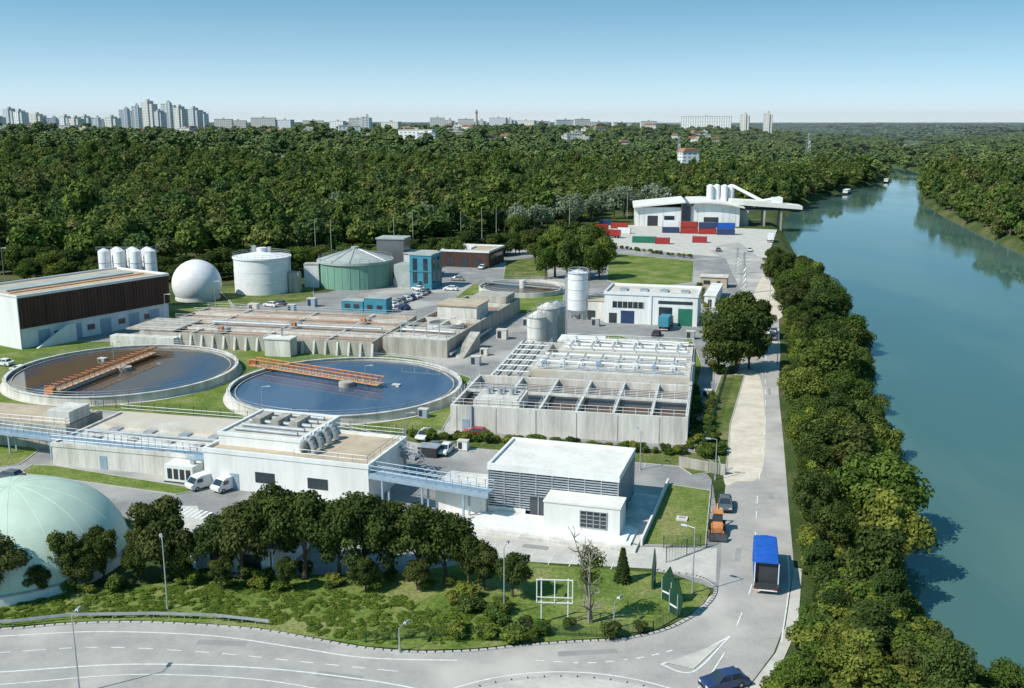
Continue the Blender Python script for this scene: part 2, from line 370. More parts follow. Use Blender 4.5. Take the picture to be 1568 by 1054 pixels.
sheet('roundabout_grass',[C0+(p-C0)*.8 for p in isl],.14,'grass')
def arc(r,a0,a1,n=40): return [C0+Vector((r*math.cos(R(a)),r*math.sin(R(a)),0)) for a in np.linspace(a0,a1,n)]
MZ=[.046]
def mk(px,w=.15,dash=None,n=8):
    MZ[0]+=.0015; strip('road_marking',cat([V(u,v) for u,v in px],n),w,MZ[0],MZ[0]+.001,'paint',dash)
strip('road_marking',arc(18.4,20,160),.16,0.045,.046,'paint')
mk([(-100,977),(0,975),(150,968),(320,974),(450,992),(560,1008),(700,1012)],.18)
mk([(-100,1003),(0,1000),(150,992),(320,1000),(480,1016),(620,1030)],.15,(1.2,1.5))
mk([(-100,1034),(0,1030),(200,1018),(400,1024),(560,1042),(640,1056)],.2)
mk([(-100,1052),(0,1049),(200,1034),(380,1040),(500,1058)],.15)
mk([(820,1012),(900,1016),(980,1008),(1040,994)],.18,(.8,.8),12)
mk([(1012,1018),(1060,1030),(1108,985),(1118,975)],.2); mk([(1012,1018),(1070,1000),(1118,975)],.2)
mk([(1128,960),(1150,900),(1155,860),(1160,760),(1172,640),(1172,560),(1178,500)],.14,(3,4),10)
mk([(1196,985),(1208,900),(1206,850)],.14); mk([(1060,1060),(1080,1045),(1110,1000)],.15)
psheet('traffic_island',[(1020,1016),(1062,1026),(1106,985)],.09,'concrete_pave')
rp=random.Random(5)
for i,(u,v,a) in enumerate([(520,1036,-.2),(340,985,-.1),(900,1000,.1),(1130,850,1.3),(1180,760,1.35),(1178,600,1.35),(560,725,-.3),(640,740,-.3),(820,838,-.3),(160,765,-.25),(700,690,-.3),(860,500,1.2),(720,440,1),(770,560,1.2)]):
    c=V(u,v); L_=rp.uniform(2,6);W_=rp.uniform(.5,1.1); e=Vector((math.cos(a),math.sin(a),0));n_=Vector((-e.y,e.x,0))
    sheet('asphalt_patch',[c+e*L_/2+n_*W_/2,c-e*L_/2+n_*W_/2*rp.uniform(.8,1.1),c-e*L_/2-n_*W_/2,c+e*L_/2-n_*W_/2*rp.uniform(.8,1.1)],.0385+.0003*i,'patch')
lawns=[
 [(-150,590),(-100,540),(60,522),(330,526),(450,530),(640,550),(722,580),(704,612),(676,660),(560,664),(400,645),(130,628),(-150,610)],
 [(50,712),(85,714),(310,750),(270,758),(30,725)],[(-80,725),(-80,690),(30,678),(60,690),(30,712)],
 [(1023,742),(1088,752),(1080,838),(984,835)],
 [(500,655),(690,668),(1050,692),(1100,700),(1105,722),(1060,728),(1040,715),(640,680)],
 [(932,388),(1063,400),(1060,432),(990,442),(930,430)],
 [(690,462),(724,436),(790,425),(866,436),(862,462),(838,484),(720,474)],[(885,515),(950,515),(992,528),(940,537),(880,532)],
 [(775,400),(835,392),(840,425),(770,432)],
 [(1063,690),(1105,575),(1140,575),(1118,650),(1112,722)],[(1000,525),(1060,520),(1075,560),(1066,600)],
 [(330,440),(480,440),(480,462),(360,470)],[(250,470),(350,462),(360,480),(250,490)]]
for i,l in enumerate(lawns):
    _,pp=psheet('lawn',l,.055+.003*i,'grass2' if i in(4,9,8,11) else 'grass')
    strip('lawn_kerb',pp,.16,0,.12,'kerb',closed=True)
vl,vp=psheet('verge_grass',[(-150,962),(0,962),(100,954),(200,951),(300,955),(400,963),(480,977),(560,991),(640,997),(720,995),(800,987),(880,981),(950,977),(1010,965),(1050,946),(1078,925),(1088,907),(1078,896),(1000,878),(860,868),(760,858),(620,878),(330,885),(200,900),(-150,905)],.11,'grass')
# ---------------------------------------------------------------- horizon town (positions also used to clear the forest)
rs=random.Random(3)
BL=[]
for i,(u,v,w) in enumerate([(8,178,14),(27,167,17),(42,170,15),(68,175,18),(95,180,20),(110,178,14),(125,180,16),(140,178,17),(160,180,14),(180,179,18),(204,167,18),(221,162,13),(236,156,20),(252,170,11),(268,158,19),(283,164,13),(304,166,17),(317,172,10)]):
    BL.append((u,v,w,1950+rs.uniform(-120,120),['city1','city2','city3'][i%3],'apartment_tower',True,18,False))
for u,v,w,y in [(350,183,26,2000),(372,185,24,2100),(410,181,36,2000),(440,184,26,2000),(485,185,30,1950),(520,186,22,1900),(552,182,26,1850),(566,178,16,1850),(600,187,28,1900),(672,181,22,2000),(690,183,18,2100),(715,183,24,2200),(738,184,16,2200),(762,181,26,2200),(780,182,18,2200),(803,185,30,2200),(830,186,22,2200),(865,184,30,2200),(890,183,24,2200),(915,187,24,2200),(950,188,28,2300),(990,186,24,2300),(1075,179,74,2200),(1133,175,13,2200),(1168,173,13,2200)]:
    BL.append((u,v,w,y,rs.choice(['city1','city2','city3','city1']),'apartment_block',w<20,14,False))
for i in range(110):
    u=rs.uniform(-20,1120) if i%3 else rs.uniform(-20,620); y=rs.uniform(1250,2050)
    BL.append((u,None,rs.uniform(8,22),y,rs.choice(['city1','city3','city1']),'town_house',False,12,rs.random()<.4))
for u,v,w,y in [(638,199,54,1150),(655,204,26,1130),(540,193,32,1250),(567,207,30,1180),(182,211,26,1150),(480,198,20,1300),(883,201,16,1400),(1055,231,26,950),(438,242,12,900),(70,197,30,1300),(115,192,24,1500),(20,194,22,1400),(700,201,22,1350),(800,198,24,1500)]:
    BL.append((u,v,w,y,'city3','white_building',False,14,v==231))
bxy=[]
for (u,v,w,y,*_r) in BL: bxy.append(((u-784)/F*y*CT*1.02,y,w*y/F))
bx=np.array([b[0] for b in bxy]);by=np.array([b[1] for b in bxy]);bw=np.array([b[2] for b in bxy])
def clear(x,y): return bool(np.any((np.abs(x-bx)<bw/2+5)&(y>by-50)&(y<by+18)))
# ---------------------------------------------------------------- vegetation
def tree_mesh(name,H,Rr,nleaf,ls,seed,th,nb,lm,bm='bark',trunk=True,brmin=.28,brmax=.46):
    g=np.random.default_rng(seed)
    cz=(th+H)/2; hz_=(H-th)/2
    B=[];
    for i in range(nb):
        d=g.normal(size=3); d/=np.linalg.norm(d); rr=g.uniform(.2,1.05)**.6
        br=Rr*g.uniform(brmin,brmax)
        k=1-.18*max(0,d[2])
        B.append((d[0]*rr*max(.1,Rr-br)*k, d[1]*rr*max(.1,Rr-br)*k, cz+d[2]*rr*max(.1,hz_-br*.8), br, g.uniform(.0,1)))
    B=np.array(B); w=B[:,3]**2; w/=w.sum()
    k=g.choice(nb,nleaf,p=w)
    d=g.normal(size=(nleaf,3)); d[:,2]+=.3; d/=np.linalg.norm(d,axis=1)[:,None]
    rad=B[k,3]*g.uniform(.6,1.12,nleaf)
    pos=B[k,:3]+d*rad[:,None]*np.array([1,1,.8])
    nrm=d+g.normal(size=(nleaf,3))*.5; nrm[:,2]+=.25; nrm/=np.linalg.norm(nrm,axis=1)[:,None]
    a=np.cross(nrm,g.normal(size=(nleaf,3))); a/=np.linalg.norm(a,axis=1)[:,None]; b=np.cross(nrm,a)
    s=ls*g.uniform(.6,1.3,nleaf)[:,None]
    q=np.stack([pos-a*s*.5,pos+b*s*.32-a*s*.05,pos+a*s*.5,pos-b*s*.34],1).reshape(-1,3)
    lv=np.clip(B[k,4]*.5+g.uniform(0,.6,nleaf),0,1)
    vs=q.tolist(); fs=[(4*i,4*i+1,4*i+2,4*i+3) for i in range(nleaf)]
    nv=len(vs); tb=MB('t',(0,0,0),0)
    if trunk:
        n=7; r0=H*.022+.05
        def lim(p,q_,ra,rb):
            p=Vector(p);q_=Vector(q_);dd=(q_-p).normalized(); x=dd.cross(Vector((.3,1,.1))).normalized(); y=dd.cross(x)
            vv=[c+x*r*math.cos(2*math.pi*i/n)+y*r*math.sin(2*math.pi*i/n) for c,r in((p,ra),(q_,rb)) for i in range(n)]
            tb.add('b','bark',vv,[(i,n+i,n+(i+1)%n,(i+1)%n) for i in range(n)])
        mid=(g.uniform(-.2,.2),g.uniform(-.2,.2),th)
        lim((0,0,-.3),mid,r0*1.25,r0*.85); top=(mid[0]*2,mid[1]*2,th+(H-th)*.6); lim(mid,top,r0*.85,r0*.3)
        for i in g.choice(nb,min(nb,12),replace=False):
            t=g.uniform(0,.5); st=Vector(mid).lerp(Vector(top),t); lim(st,tuple(B[i,:3]),r0*.45,r0*.12)
        bv,bf=tb.p[('b','bark')]
        vs+=[tuple(v) for v in bv]; fs+=[tuple(i+nv for i in f) for f in bf]
    me=bpy.data.meshes.new(name); me.from_pydata(vs,[],fs); me.materials.append(M[lm]); me.materials.append(M[bm])
    mi=[0]*nleaf+[1]*(len(fs)-nleaf); me.polygons.foreach_set('material_index',mi)
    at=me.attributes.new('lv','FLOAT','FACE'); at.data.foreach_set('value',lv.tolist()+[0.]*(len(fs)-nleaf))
    me.update(); return me
def coll(name,meshes):
    c=bpy.data.collections.new(name)
    for i,m in enumerate(meshes):
        o=bpy.data.objects.new(m.name,m); c.objects.link(o)
    return c
def scatter(name,pts,rz,sc,c,n):
    me=bpy.data.meshes.new(name); me.from_pydata([tuple(p) for p in pts],[],[])
    K=len(pts)
    a=me.attributes.new('rv','FLOAT_VECTOR','POINT'); a.data.foreach_set('vector',np.stack([np.zeros(K),np.zeros(K),rz],1).astype(np.float32).ravel())
    a=me.attributes.new('sv','FLOAT_VECTOR','POINT'); a.data.foreach_set('vector',np.asarray(sc,dtype=np.float32).ravel())
    a=me.attributes.new('iv','INT','POINT'); a.data.foreach_set('value',NR.integers(0,n,K).astype(np.int32))
    o=bpy.data.objects.new(name,me); scene.collection.objects.link(o)
    g=bpy.data.node_groups.new(name,'GeometryNodeTree')
    g.interface.new_socket('Geometry',in_out='INPUT',socket_type='NodeSocketGeometry'); g.interface.new_socket('Geometry',in_out='OUTPUT',socket_type='NodeSocketGeometry')
    N=g.nodes;L=g.links; gi=N.new('NodeGroupInput');go=N.new('NodeGroupOutput')
    ip=N.new('GeometryNodeInstanceOnPoints'); ci=N.new('GeometryNodeCollectionInfo'); ci.inputs['Collection'].default_value=c
    ci.inputs['Separate Children'].default_value=True; ci.inputs['Reset Children'].default_value=True
    def na(nm,t):
        x=N.new('GeometryNodeInputNamedAttribute'); x.data_type=t; x.inputs[0].default_value=nm; return x.outputs[0]
    L.new(gi.outputs[0],ip.inputs['Points']); L.new(ci.outputs[0],ip.inputs['Instance']); ip.inputs['Pick Instance'].default_value=True
    L.new(na('iv','INT'),ip.inputs['Instance Index'])
    er=N.new('FunctionNodeEulerToRotation'); L.new(na('rv','FLOAT_VECTOR'),er.inputs[0]); L.new(er.outputs[0],ip.inputs['Rotation'])
    L.new(na('sv','FLOAT_VECTOR'),ip.inputs['Scale']); L.new(ip.outputs[0],go.inputs[0])
    md=o.modifiers.new('scatter','NODES'); md.node_group=g
    return o
TP=[((11,5.2,1000,1.25,1,2,11),'leaff'),((12.5,5,1000,1.25,2,2,13),'leaff'),((10,5.5,1000,1.25,3,1.5,10),'leaff'),((13.5,4.4,1000,1.15,4,2,12),'leaff'),((9.5,5,1000,1.25,5,1.5,9),'leaff'),((11.5,5.6,1000,1.3,6,2,13),'leaff'),((12,4.8,1000,1.2,9,2,13),'leaff')]
forest_c=coll('forest_trees',[tree_mesh('ft%d'%i,*p,lm,brmin=.3,brmax=.52) for i,(p,lm) in enumerate(TP)])
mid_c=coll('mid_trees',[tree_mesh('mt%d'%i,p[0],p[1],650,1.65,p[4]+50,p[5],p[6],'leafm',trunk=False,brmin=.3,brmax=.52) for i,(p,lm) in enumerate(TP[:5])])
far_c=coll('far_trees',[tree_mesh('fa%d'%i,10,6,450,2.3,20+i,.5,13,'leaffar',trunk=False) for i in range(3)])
EX=[-600,-400,-174,-112,-60,-47,-7,20,45,60,135,160,3000]; EY=[290,300,342,362,392,402,445,480,520,570,585,600,600]
def forest_pts(y0,y1,sp,wide=.62):
    P=[]; y=y0
    while y<y1:
        W=y*wide+60; x=-W
        while x<W:
            px=x+NR.uniform(-.5,.5)*sp; py=y+NR.uniform(-.5,.5)*sp; x+=sp
            l,r=Lx(py),Rx(py)
            if px<l-3:
                if py<np.interp(px,EX,EY): continue
            elif px>r+2: pass
            else: continue
            if py>600 and math.sin(px*.013+2)*math.sin(py*.011)>.97: continue
            if py>800 and clear(px,py): continue
            P.append((px,py,hz(px,py)-.3))
        y+=sp*.87
    return P
P=forest_pts(250,900,8.8); K=len(P); s=np.clip(NR.normal(1.17,.3,K),.5,2.1)
scatter('forest',P,NR.uniform(0,6.28,K),np.stack([s,s,s*NR.uniform(.7,1.15,K)],1),forest_c,7)
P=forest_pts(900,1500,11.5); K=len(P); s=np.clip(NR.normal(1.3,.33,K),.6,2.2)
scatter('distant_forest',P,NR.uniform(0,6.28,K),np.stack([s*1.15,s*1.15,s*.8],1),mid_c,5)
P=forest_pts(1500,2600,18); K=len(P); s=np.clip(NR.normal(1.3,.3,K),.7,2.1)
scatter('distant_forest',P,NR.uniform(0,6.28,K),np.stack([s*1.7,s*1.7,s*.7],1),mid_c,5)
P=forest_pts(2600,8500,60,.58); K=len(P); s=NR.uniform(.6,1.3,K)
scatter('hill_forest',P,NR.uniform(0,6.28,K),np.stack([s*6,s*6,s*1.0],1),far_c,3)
sil=coll('willows',[tree_mesh('wl%d'%i,10,5,1500,.8,40+i,1.5,14,'leafs') for i in range(2)])
P=[]
for u,v in [(800,318),(815,312),(835,310),(850,305),(880,303),(900,300),(918,299),(960,292),(975,290),(990,288),(1003,286),(650,322),(635,324),(1010,290),(945,294),(865,306),(300,330),(520,300)]:
    p=V(u,v+12,10); P.append((p.x+NR.uniform(-3,3),p.y,hz(p.x,p.y)+1))
K=len(P); s=NR.uniform(1.1,1.6,K); scatter('willow_row',P,NR.uniform(0,6,K),np.stack([s,s,s*1.1],1),sil,2)

near=[tree_mesh('nt%d'%i,*p[:8],brmin=p[8],brmax=p[9]) for i,p in enumerate([
   (10,4.6,8000,.43,61,1.4,30,'leafd',.17,.36),(10,4.3,7500,.43,62,1.7,26,'leafd',.17,.38),(10,5.0,8500,.43,63,1.2,34,'leafd',.16,.34),
   (9,4.8,7500,.46,64,.6,26,'leaf',.2,.42),(9,4.3,7500,.46,65,.5,28,'leafd',.2,.4),(9,5.1,7500,.46,66,.5,24,'leaf',.2,.42),(12,3.6,7500,.46,67,.8,26,'leaf',.24,.44),
   (9,4.6,7000,.44,68,.4,24,'leafy',.17,.38)])]
bush=[tree_mesh('bs%d'%i,2.6,1.7,1300,.32,80+i,.05,9,['leaf','leafy','leaf','leafd'][i],trunk=False) for i in range(4)]
HB=[10,10,10,9,9,9,12,9]
def tree(x,y,h,kind,name='deciduous_tree',w=1.0):
    o=bpy.data.objects.new(name,near[kind]); scene.collection.objects.link(o); o.location=(x,y,hz(x,y)-.1)
    k=h/HB[kind]; o.scale=(k*w,k*w*random.uniform(.85,1.15),k); o.rotation_euler=(random.uniform(-.05,.05),random.uniform(-.05,.05),random.uniform(0,6.28)); return o
for u,v,h,w in [(8,925,8.5,.9),(-40,915,9,1),(60,915,4.5,.9),(100,900,7.2,.75),(128,900,5.6,.8),(160,892,7.0,.8),(215,892,6.6,.8),(252,885,10.2,.85),(285,890,6.4,.75),(335,885,8.6,.9),(372,888,10.6,.9),(418,882,11,.95),(466,888,11.6,.9),(519,884,10.2,.95),(560,890,10.8,.95),(602,882,9.4,.9),(644,892,10.6,.95),(683,890,9.2,.95),(717,898,7.6,.85),(742,905,5.6,.9),(785,915,5.9,.9),(640,905,4.4,.9),(440,905,4.2,.9),(340,905,4.2,.9),(560,905,4.5,.9)]:
    p=V(u,v); tree(p.x,p.y,h,random.choice([0,1,2]),'deciduous_tree',w)
y=74
rrx=[(V(u,v).y,V(u,v).x) for u,v in rr[::-1]]
rry=[a for a,b in rrx]; rrv=[b for a,b in rrx]
while y<345:
    x0=float(np.interp(y,rry,rrv))+3.8; x1=Lx(y)+.6
    x=x0
    while x<x1+1.2:
        h=random.uniform(6.5,12.5) if y>100 else random.uniform(4,6.5)
        if x<x0+2: h*=.75
        tree(x+random.uniform(-1,1),y+random.uniform(-2,2),h,random.choice([3,4,5,4,5,1,7,0]) if y>97 else random.choice([7,3,5,7,4]),'riverbank_tree',random.uniform(.8,1.15))
        x+=random.uniform(5.6,8.5)
    y+=random.uniform(6,8.5)
for u,v,h,k in [(1100,572,13,4),(1125,570,15,4),(1148,566,14,4),(1112,545,14,5),(1138,540,15.5,4),(1160,520,11,4),(1185,436,11,4),(1205,432,11,4),(1225,438,10,5),(1212,450,8,3),
                (835,428,17,6),(850,425,20,6),(868,430,19,6),(885,428,21,6),(902,430,18,6),(918,426,14,3),(845,410,18,6),(880,408,18,4),(820,405,15,4),(800,380,14,4),(925,405,11,3),(860,400,17,4),(790,372,13,5),(905,395,14,5)]:
    p=V(u,v); tree(p.x,p.y,h,k,'riverbank_tree' if u>1000 else 'poplar_tree',.85)
for i in range(64):
    u=10+i*12.5+random.uniform(-6,6); v=np.interp(u,[0,250,480,640,800],[428,432,418,402,390])+random.uniform(-10,6)
    p=V(u,v); tree(p.x,p.y,random.uniform(6,12),random.choice([3,4,5,4]),'screening_tree',1.15)
bc=coll('bushes',bush)
ivyc=coll('ivy_clumps',[tree_mesh('iv%d'%i,.9,.9,420,.22,90+i,-.3,7,'ivy',trunk=False) for i in range(3)])
def inpoly(x,y,P):
    c=False;j=len(P)-1
    for i in range(len(P)):
        if (P[i].y>y)!=(P[j].y>y) and x<(P[j].x-P[i].x)*(y-P[i].y)/(P[j].y-P[i].y)+P[i].x: c=not c
        j=i
    return c
gp=[V(u,v) for u,v in [(-150,955),(0,955),(100,948),(200,945),(300,948),(400,956),(480,970),(560,985),(640,990),(720,985),(800,972),(740,940),(700,925),(600,915),(480,900),(330,895),(200,905),(0,925),(-150,925)]]
P=[]
for i in range(5600):
    x=NR.uniform(-65,10);y_=NR.uniform(85,112)
    if inpoly(x,y_,gp) and math.sin(x*.5)*math.sin(y_*.7+x*.2)>-.75: P.append((x,y_,.05))
K=len(P); s=NR.uniform(.3,.75,K); scatter('ground_cover',P,NR.uniform(0,6,K),np.stack([s*1.2,s*1.2,s*.6],1),ivyc,3)
P=[]
def bushline(a,b,n,j=.6):
    for i in range(n):
        p=V(*a).lerp(V(*b),(i+.5)/n); P.append((p.x+NR.uniform(-j,j),p.y+NR.uniform(-j,j),0))
bushline((690,905),(800,965),14,1.5); bushline((700,975),(810,985),10,1); bushline((800,965),(1000,975),4,1)
bushline((1066,600),(1060,690),22,.8); bushline((1075,660),(1100,700),12,1.5); bushline((1085,560),(1110,575),8,1)
bushline((620,670),(1055,698),40,.5); bushline((1068,440),(1085,480),10); bushline((940,380),(1060,396),16,1); bushline((445,400),(700,372),20,2)
bushline((1090,610),(1078,705),26,.4); bushline((330,890),(700,900),20,2); bushline((100,900),(330,892),10,2)
K=len(P); s=NR.uniform(.5,1.0,K); scatter('bushes',P,NR.uniform(0,6,K),np.stack([s,s,s*.8],1),bc,4)
P=[]
for i in range(1300):
    y_=NR.uniform(66,340) if i%2 else NR.uniform(66,130)
    x0=float(np.interp(y_,rry,rrv))+(1.9 if y_>103 else 2.6); x1=Lx(y_)+.5
    x=NR.uniform(x0,x1)
    P.append((x,y_,hz(x,y_)-.1))
K=len(P); s=NR.uniform(.5,1.35,K); scatter('riverbank_undergrowth',P,NR.uniform(0,6,K),np.stack([s,s,s*.9],1),bc,4)
def bare_tree(u,v,h):
    p=V(u,v); mb=MB('bare_tree',p,0)
    for k in range(3):
        b=Vector((random.uniform(-.3,.3),0,0))
        a=b; d=Vector((random.uniform(-.18,.18),random.uniform(-.1,.1),1)); L_=h/6
        for i in range(6):
            c=a+d*L_
            vsr=.22*(1-i/6.5); mb.tube('limb','barkpale',a,c,vsr,6)
            for q in range(3):
                e=c+Vector((random.uniform(-1,1),random.uniform(-1,1),random.uniform(.4,1.2)))*(1.3-i*.12); mb.tube('branch','barkpale',c,e,.05,4)
                e2=e+Vector((random.uniform(-.6,.6),random.uniform(-.6,.6),.6)); mb.tube('branch','barkpale',e,e2,.03,4)
            a=c; d=(d+Vector((random.uniform(-.15,.15),random.uniform(-.15,.15),0))).normalized()
    e=mb.build()
    lf=tree_mesh('bare_leaves',h,1.9,1100,.3,201,3.4,22,'leaf',trunk=False)
    o=bpy.data.objects.new('sparse_leaves',lf); scene.collection.objects.link(o); o.parent=e
bare_tree(903,955,9.3)
def conifer(u,v,h):
    g=np.random.default_rng(5); vs=[];fs=[];lv=[]
    for i in range(1400):
        t=g.uniform(0.06,1)**.8; r=(1-t)*h*.27*g.uniform(.5,1); a=g.uniform(0,6.28)
        c=Vector((r*math.cos(a),r*math.sin(a),t*h-.2*r)); d=Vector((math.cos(a),math.sin(a),-.35))*.32; w=Vector((-math.sin(a),math.cos(a),g.uniform(-.2,.2)))*.12
        b=len(vs); vs+=[c-d,c+w,c+d,c-w]; fs.append((b,b+1,b+2,b+3)); lv.append(g.uniform(0,.8))
    me=bpy.data.meshes.new('conifer_tree'); me.from_pydata(vs,[],fs); me.materials.append(M['leafd']); a=me.attributes.new('lv','FLOAT','FACE'); a.data.foreach_set('value',lv)
    o=bpy.data.objects.new('conifer_tree',me); scene.collection.objects.link(o); o.location=V(u,v)
    mb=MB('trunk',(0,0,0),0); mb.cyl('trunk','bark',0,0,-.1,h*.95,.12,.02,8); q=mb.build(); q.parent=o
conifer(953,892,4)
# ---------------------------------------------------------------- buildings
mb=MB('office_building',(-3,123.7,0)); W,D,H=16.9,11.3,7
mb.box('plinth','conc',-6,W+3.4,-6.6,D+1,0,.35); mb.box('steps','white',-1,W+2.6,-5.4,-.2,.35,.6); mb.box('steps','white',1,W+2,-4.9,-.4,.6,.85)
mb.box('core','glass',.25,W-.25,.25,D-.25,.35,6.3)
mb.box('roof','whiteroof',-.1,W+.1,-.1,D+.1,6.4,6.75)
for a in((-.15,W+.15,-.15,.2),(-.15,W+.15,D-.2,D+.15),(-.15,.2,.2,D-.2),(W-.2,W+.15,.2,D-.2)): mb.box('parapet','white',*a,6.2,7.05)
z=1.2
while z<6.1:
    mb.box('louvres','louvre',.0,W,-.08,.2,z,z+.13); mb.box('louvres','louvre',W-.2,W+.1,.2,D,z,z+.12); z+=.33
for x in np.linspace(0,W,9): mb.box('mullions','steel',x-.06,x+.06,-.12,.22,.4,6.2)
for yy in np.linspace(.6,D,6): mb.box('mullions','steel',W-.22,W+.13,yy-.05,yy+.05,.4,6.2)
mb.box('west_wall','white',-.14,.2,.2,D,.35,6.2)
mb.box('extension','white',8.4,W+1.0,-4.0,-.15,.85,4.2); mb.box('extension_roof','whiteroof',8.3,W+1.1,-4.1,-.14,4.2,4.4)
mb.box('window','glass',13,16.3,-4.05,-3.9,1.5,3.6)
for x in np.linspace(13,16.3,5): mb.box('window_frame','steel',x-.05,x+.05,-4.1,-3.95,1.45,3.65)
for zz in np.linspace(1.5,3.6,5): mb.box('window_frame','steel',12.95,16.35,-4.1,-3.95,zz-.04,zz+.04)
mb.box('base_wall','white',-.05,5,-.3,-.13,.35,1.4); mb.box('door','glass',5.6,7.8,-.3,-.13,.85,3.2); mb.box('door_frame','steel',6.65,6.75,-.33,-.14,.85,3.2)
mb.box('annex','white',-7,-.16,-1,5,0,3.4); mb.box('annex_roof','concroof',-7.1,-.16,-1.1,5.1,3.4,3.6)
mb.build()
strip('retaining_wall',[V(982,836),V(1023,742)],.25,0,.9,'white')
strip('retaining_wall',[V(1040,715),V(1110,728)],.3,0,1.6,'concd')
strip('retaining_wall',[V(700,800),V(975,838)],.25,0,.35,'kerb')
# aeration basin
o=V(690,660); mb=MB('aeration_basin',o,R(-11.5)); W=38.5
t=.45
for a in((0,W,0,t),(0,t,t,20),(W-t,W,t,50),(0,W,20,20.6),(2,W,50,50.5),(2,2.5,20.6,50)): mb.box('wall','conc',*a,0,4.5)
mb.box('basin_water','sludge',t,W-t,t,20,0,3.3)
for x in(8,14.5,20.5,26.5,32.5): mb.box('cell_wall','conc',x,x+.4,t,20,2,4.45); mb.rail([(x+.2,.5),(x+.2,20)],4.45,'whitep')
mb.box('walkway','conc',t,W-t,9.6,10.9,4.2,4.48); mb.rail([(.5,9.7),(W-.5,9.7)],4.48,'whitep'); mb.rail([(.5,10.8),(W-.5,10.8)],4.48,'whitep')
mb.rail([(.2,.2),(W-.2,.2),(W-.2,50)],4.5,'whitep'); mb.rail([(.2,.2),(.2,20)],4.5,'whitep')
for x in np.arange(1,W,6.6): mb.box('pilaster','concd',x,x+.12,-.06,.02,0,4.3)
mb.box('front_block','conc',3.8,11.5,.3,8,2.7,5.4); mb.box('front_block_top','concroof',4.2,11,.8,7.5,5.4,5.55); mb.rail([(3.9,.4),(11.4,.4),(11.4,7.9),(3.9,7.9),(3.9,.4)],5.4)
for i in range(3): mb.cyl('blower','steel',5.5+i*2,4,5.55,6.6,.5,.35,14); mb.box('blower_hood','steel',5+i*2,6+i*2,5.2,6.4,5.55,6.3)
mb.box('rear_block','concroof',9,W-.45,23,36,2,5.2); mb.box('rear_block_west','concd',2.5,9,21,49.9,2,4.3)
mb.box('rear_block_high','concroof',12,W-.5,38,49.9,2,5.6); mb.box('rear_water','sludge',9,W-.45,36,38,0,3.8); mb.box('rear_water','sludge',9,W-.45,20.6,23,0,3.8)
mb.rail([(9.1,23.1),(W-.6,23.1)],5.2,'whitep'); mb.rail([(9.1,29.5),(W-.6,29.5)],5.2,'whitep'); mb.rail([(9.1,35.9),(W-.6,35.9)],5.2,'whitep'); mb.rail([(12,38.1),(W-.6,38.1)],5.6,'whitep'); mb.rail([(12,49.8),(W-.6,49.8)],5.6,'whitep'); mb.rail([(12,44),(W-.6,44)],5.6,'whitep')
for k,yy in enumerate((24.6,28.4,31,34.4)): mb.tube('pipework','whitep' if k%2 else 'steel',(10,yy,5.65+.15*(k%2)),(W-1.5,yy,5.65+.15*(k%2)),.2,8)
for k,x in enumerate(np.arange(11,W-1,3.4)):
    mb.tube('pipework','steel',(x,24,6.0),(x,35.5,6.0),.11,6); mb.box('valve_box','white' if k%3 else 'steelb',x-.4,x+.5,26,27.2,5.2,6.2+.3*(k%2))
    if k%2: mb.box('channel','darkm',x+.6,x+2.2,31.6,34,5.2,5.24)
    mb.box('hatch','steel',x+.7,x+1.9,24.9,26.5,5.2,5.36)
for k,yy in enumerate((40,43,46.5,48.6)): mb.tube('pipework','whitep',(13,yy,6.0),(W-1.5,yy,6.0),.2,8)
for k,x in enumerate(np.arange(14,W-2,4.2)):
    mb.tube('pipework','steel',(x,39,6.4),(x,49,6.4),.13,6); mb.box('valve_box','white',x-.5,x+.5,44.6,45.9,5.6,6.8); mb.cyl('vent','steel',x+1.6,41.5,5.6,6.6,.25,n=10)
    mb.box('pit','darkm',x+1,x+3,46.9,48.2,5.6,5.64)
for x in np.arange(3,9,2): mb.tube('pipework','steel',(x,21,4.8),(x,49,4.8),.18,8)
for yy in np.arange(22,49,4.5): mb.tube('pipework','whitep',(2.8,yy,5.1),(9,yy,5.1),.14,6); mb.tube('pipework','steel',(5,yy,4.3),(5,yy,5.2),.1,5)
mb.rail([(2.6,21),(2.6,49.8)],4.5,'whitep'); mb.rail([(8.8,21),(8.8,49.8)],4.5,'whitep')
mb.box('pump_house','white',10,19,51,57,0,4.6); mb.box('pump_house_roof','whiteroof',9.7,19.3,50.7,57.3,4.6,4.9)
mb.box('door_leaf','steelb',2,3.2,-.06,.02,0,2.2); mb.tube('downpipe','steelb',(3.6,-.2,0),(3.6,-.2,4.6),.15); mb.box('cabinet','red',4.5,5.6,-1.2,-.5,0,1.2)
mb.build()
def silo(name,u,v,r,h,m='conc',cone=1.2,legs=False):
    p=V(u,v); mb=MB(name,p,0)
    z0=2.5 if legs else 0
    mb.cyl('shell',m,0,0,z0,h,r,n=28)
    mb.cyl('roof',m,0,0,h,h+cone,r,.3,28); mb.ring('rim','steel',0,0,h-.15,h+.05,r,r+.12,28)
    if legs:
        mb.cyl('hopper',m,0,0,.9,z0,.5,r,20)
        for i in range(6):
            a=i*math.pi/3; mb.tube('leg','steel',(r*.9*math.cos(a),r*.9*math.sin(a),0),(r*.9*math.cos(a),r*.9*math.sin(a),z0+.2),.14,6)
    mb.rail([(r*math.cos(a),r*math.sin(a)) for a in np.linspace(0,6.283,13)],h,step=5)
    for k in range(1,int(h/3)+1): mb.ring('band','steel',0,0,z0+k*2.6,z0+k*2.6+.1,r,r+.05,28)
    mb.tube('ladder','steel',(r+.3,-.2,0),(r+.3,-.2,h+1),.05); mb.tube('ladder','steel',(r+.3,.2,0),(r+.3,.2,h+1),.05)
    for zz in np.arange(.5,h,.5): mb.tube('ladder','steel',(r+.3,-.2,zz),(r+.3,.2,zz),.03,4)
    return mb.build()
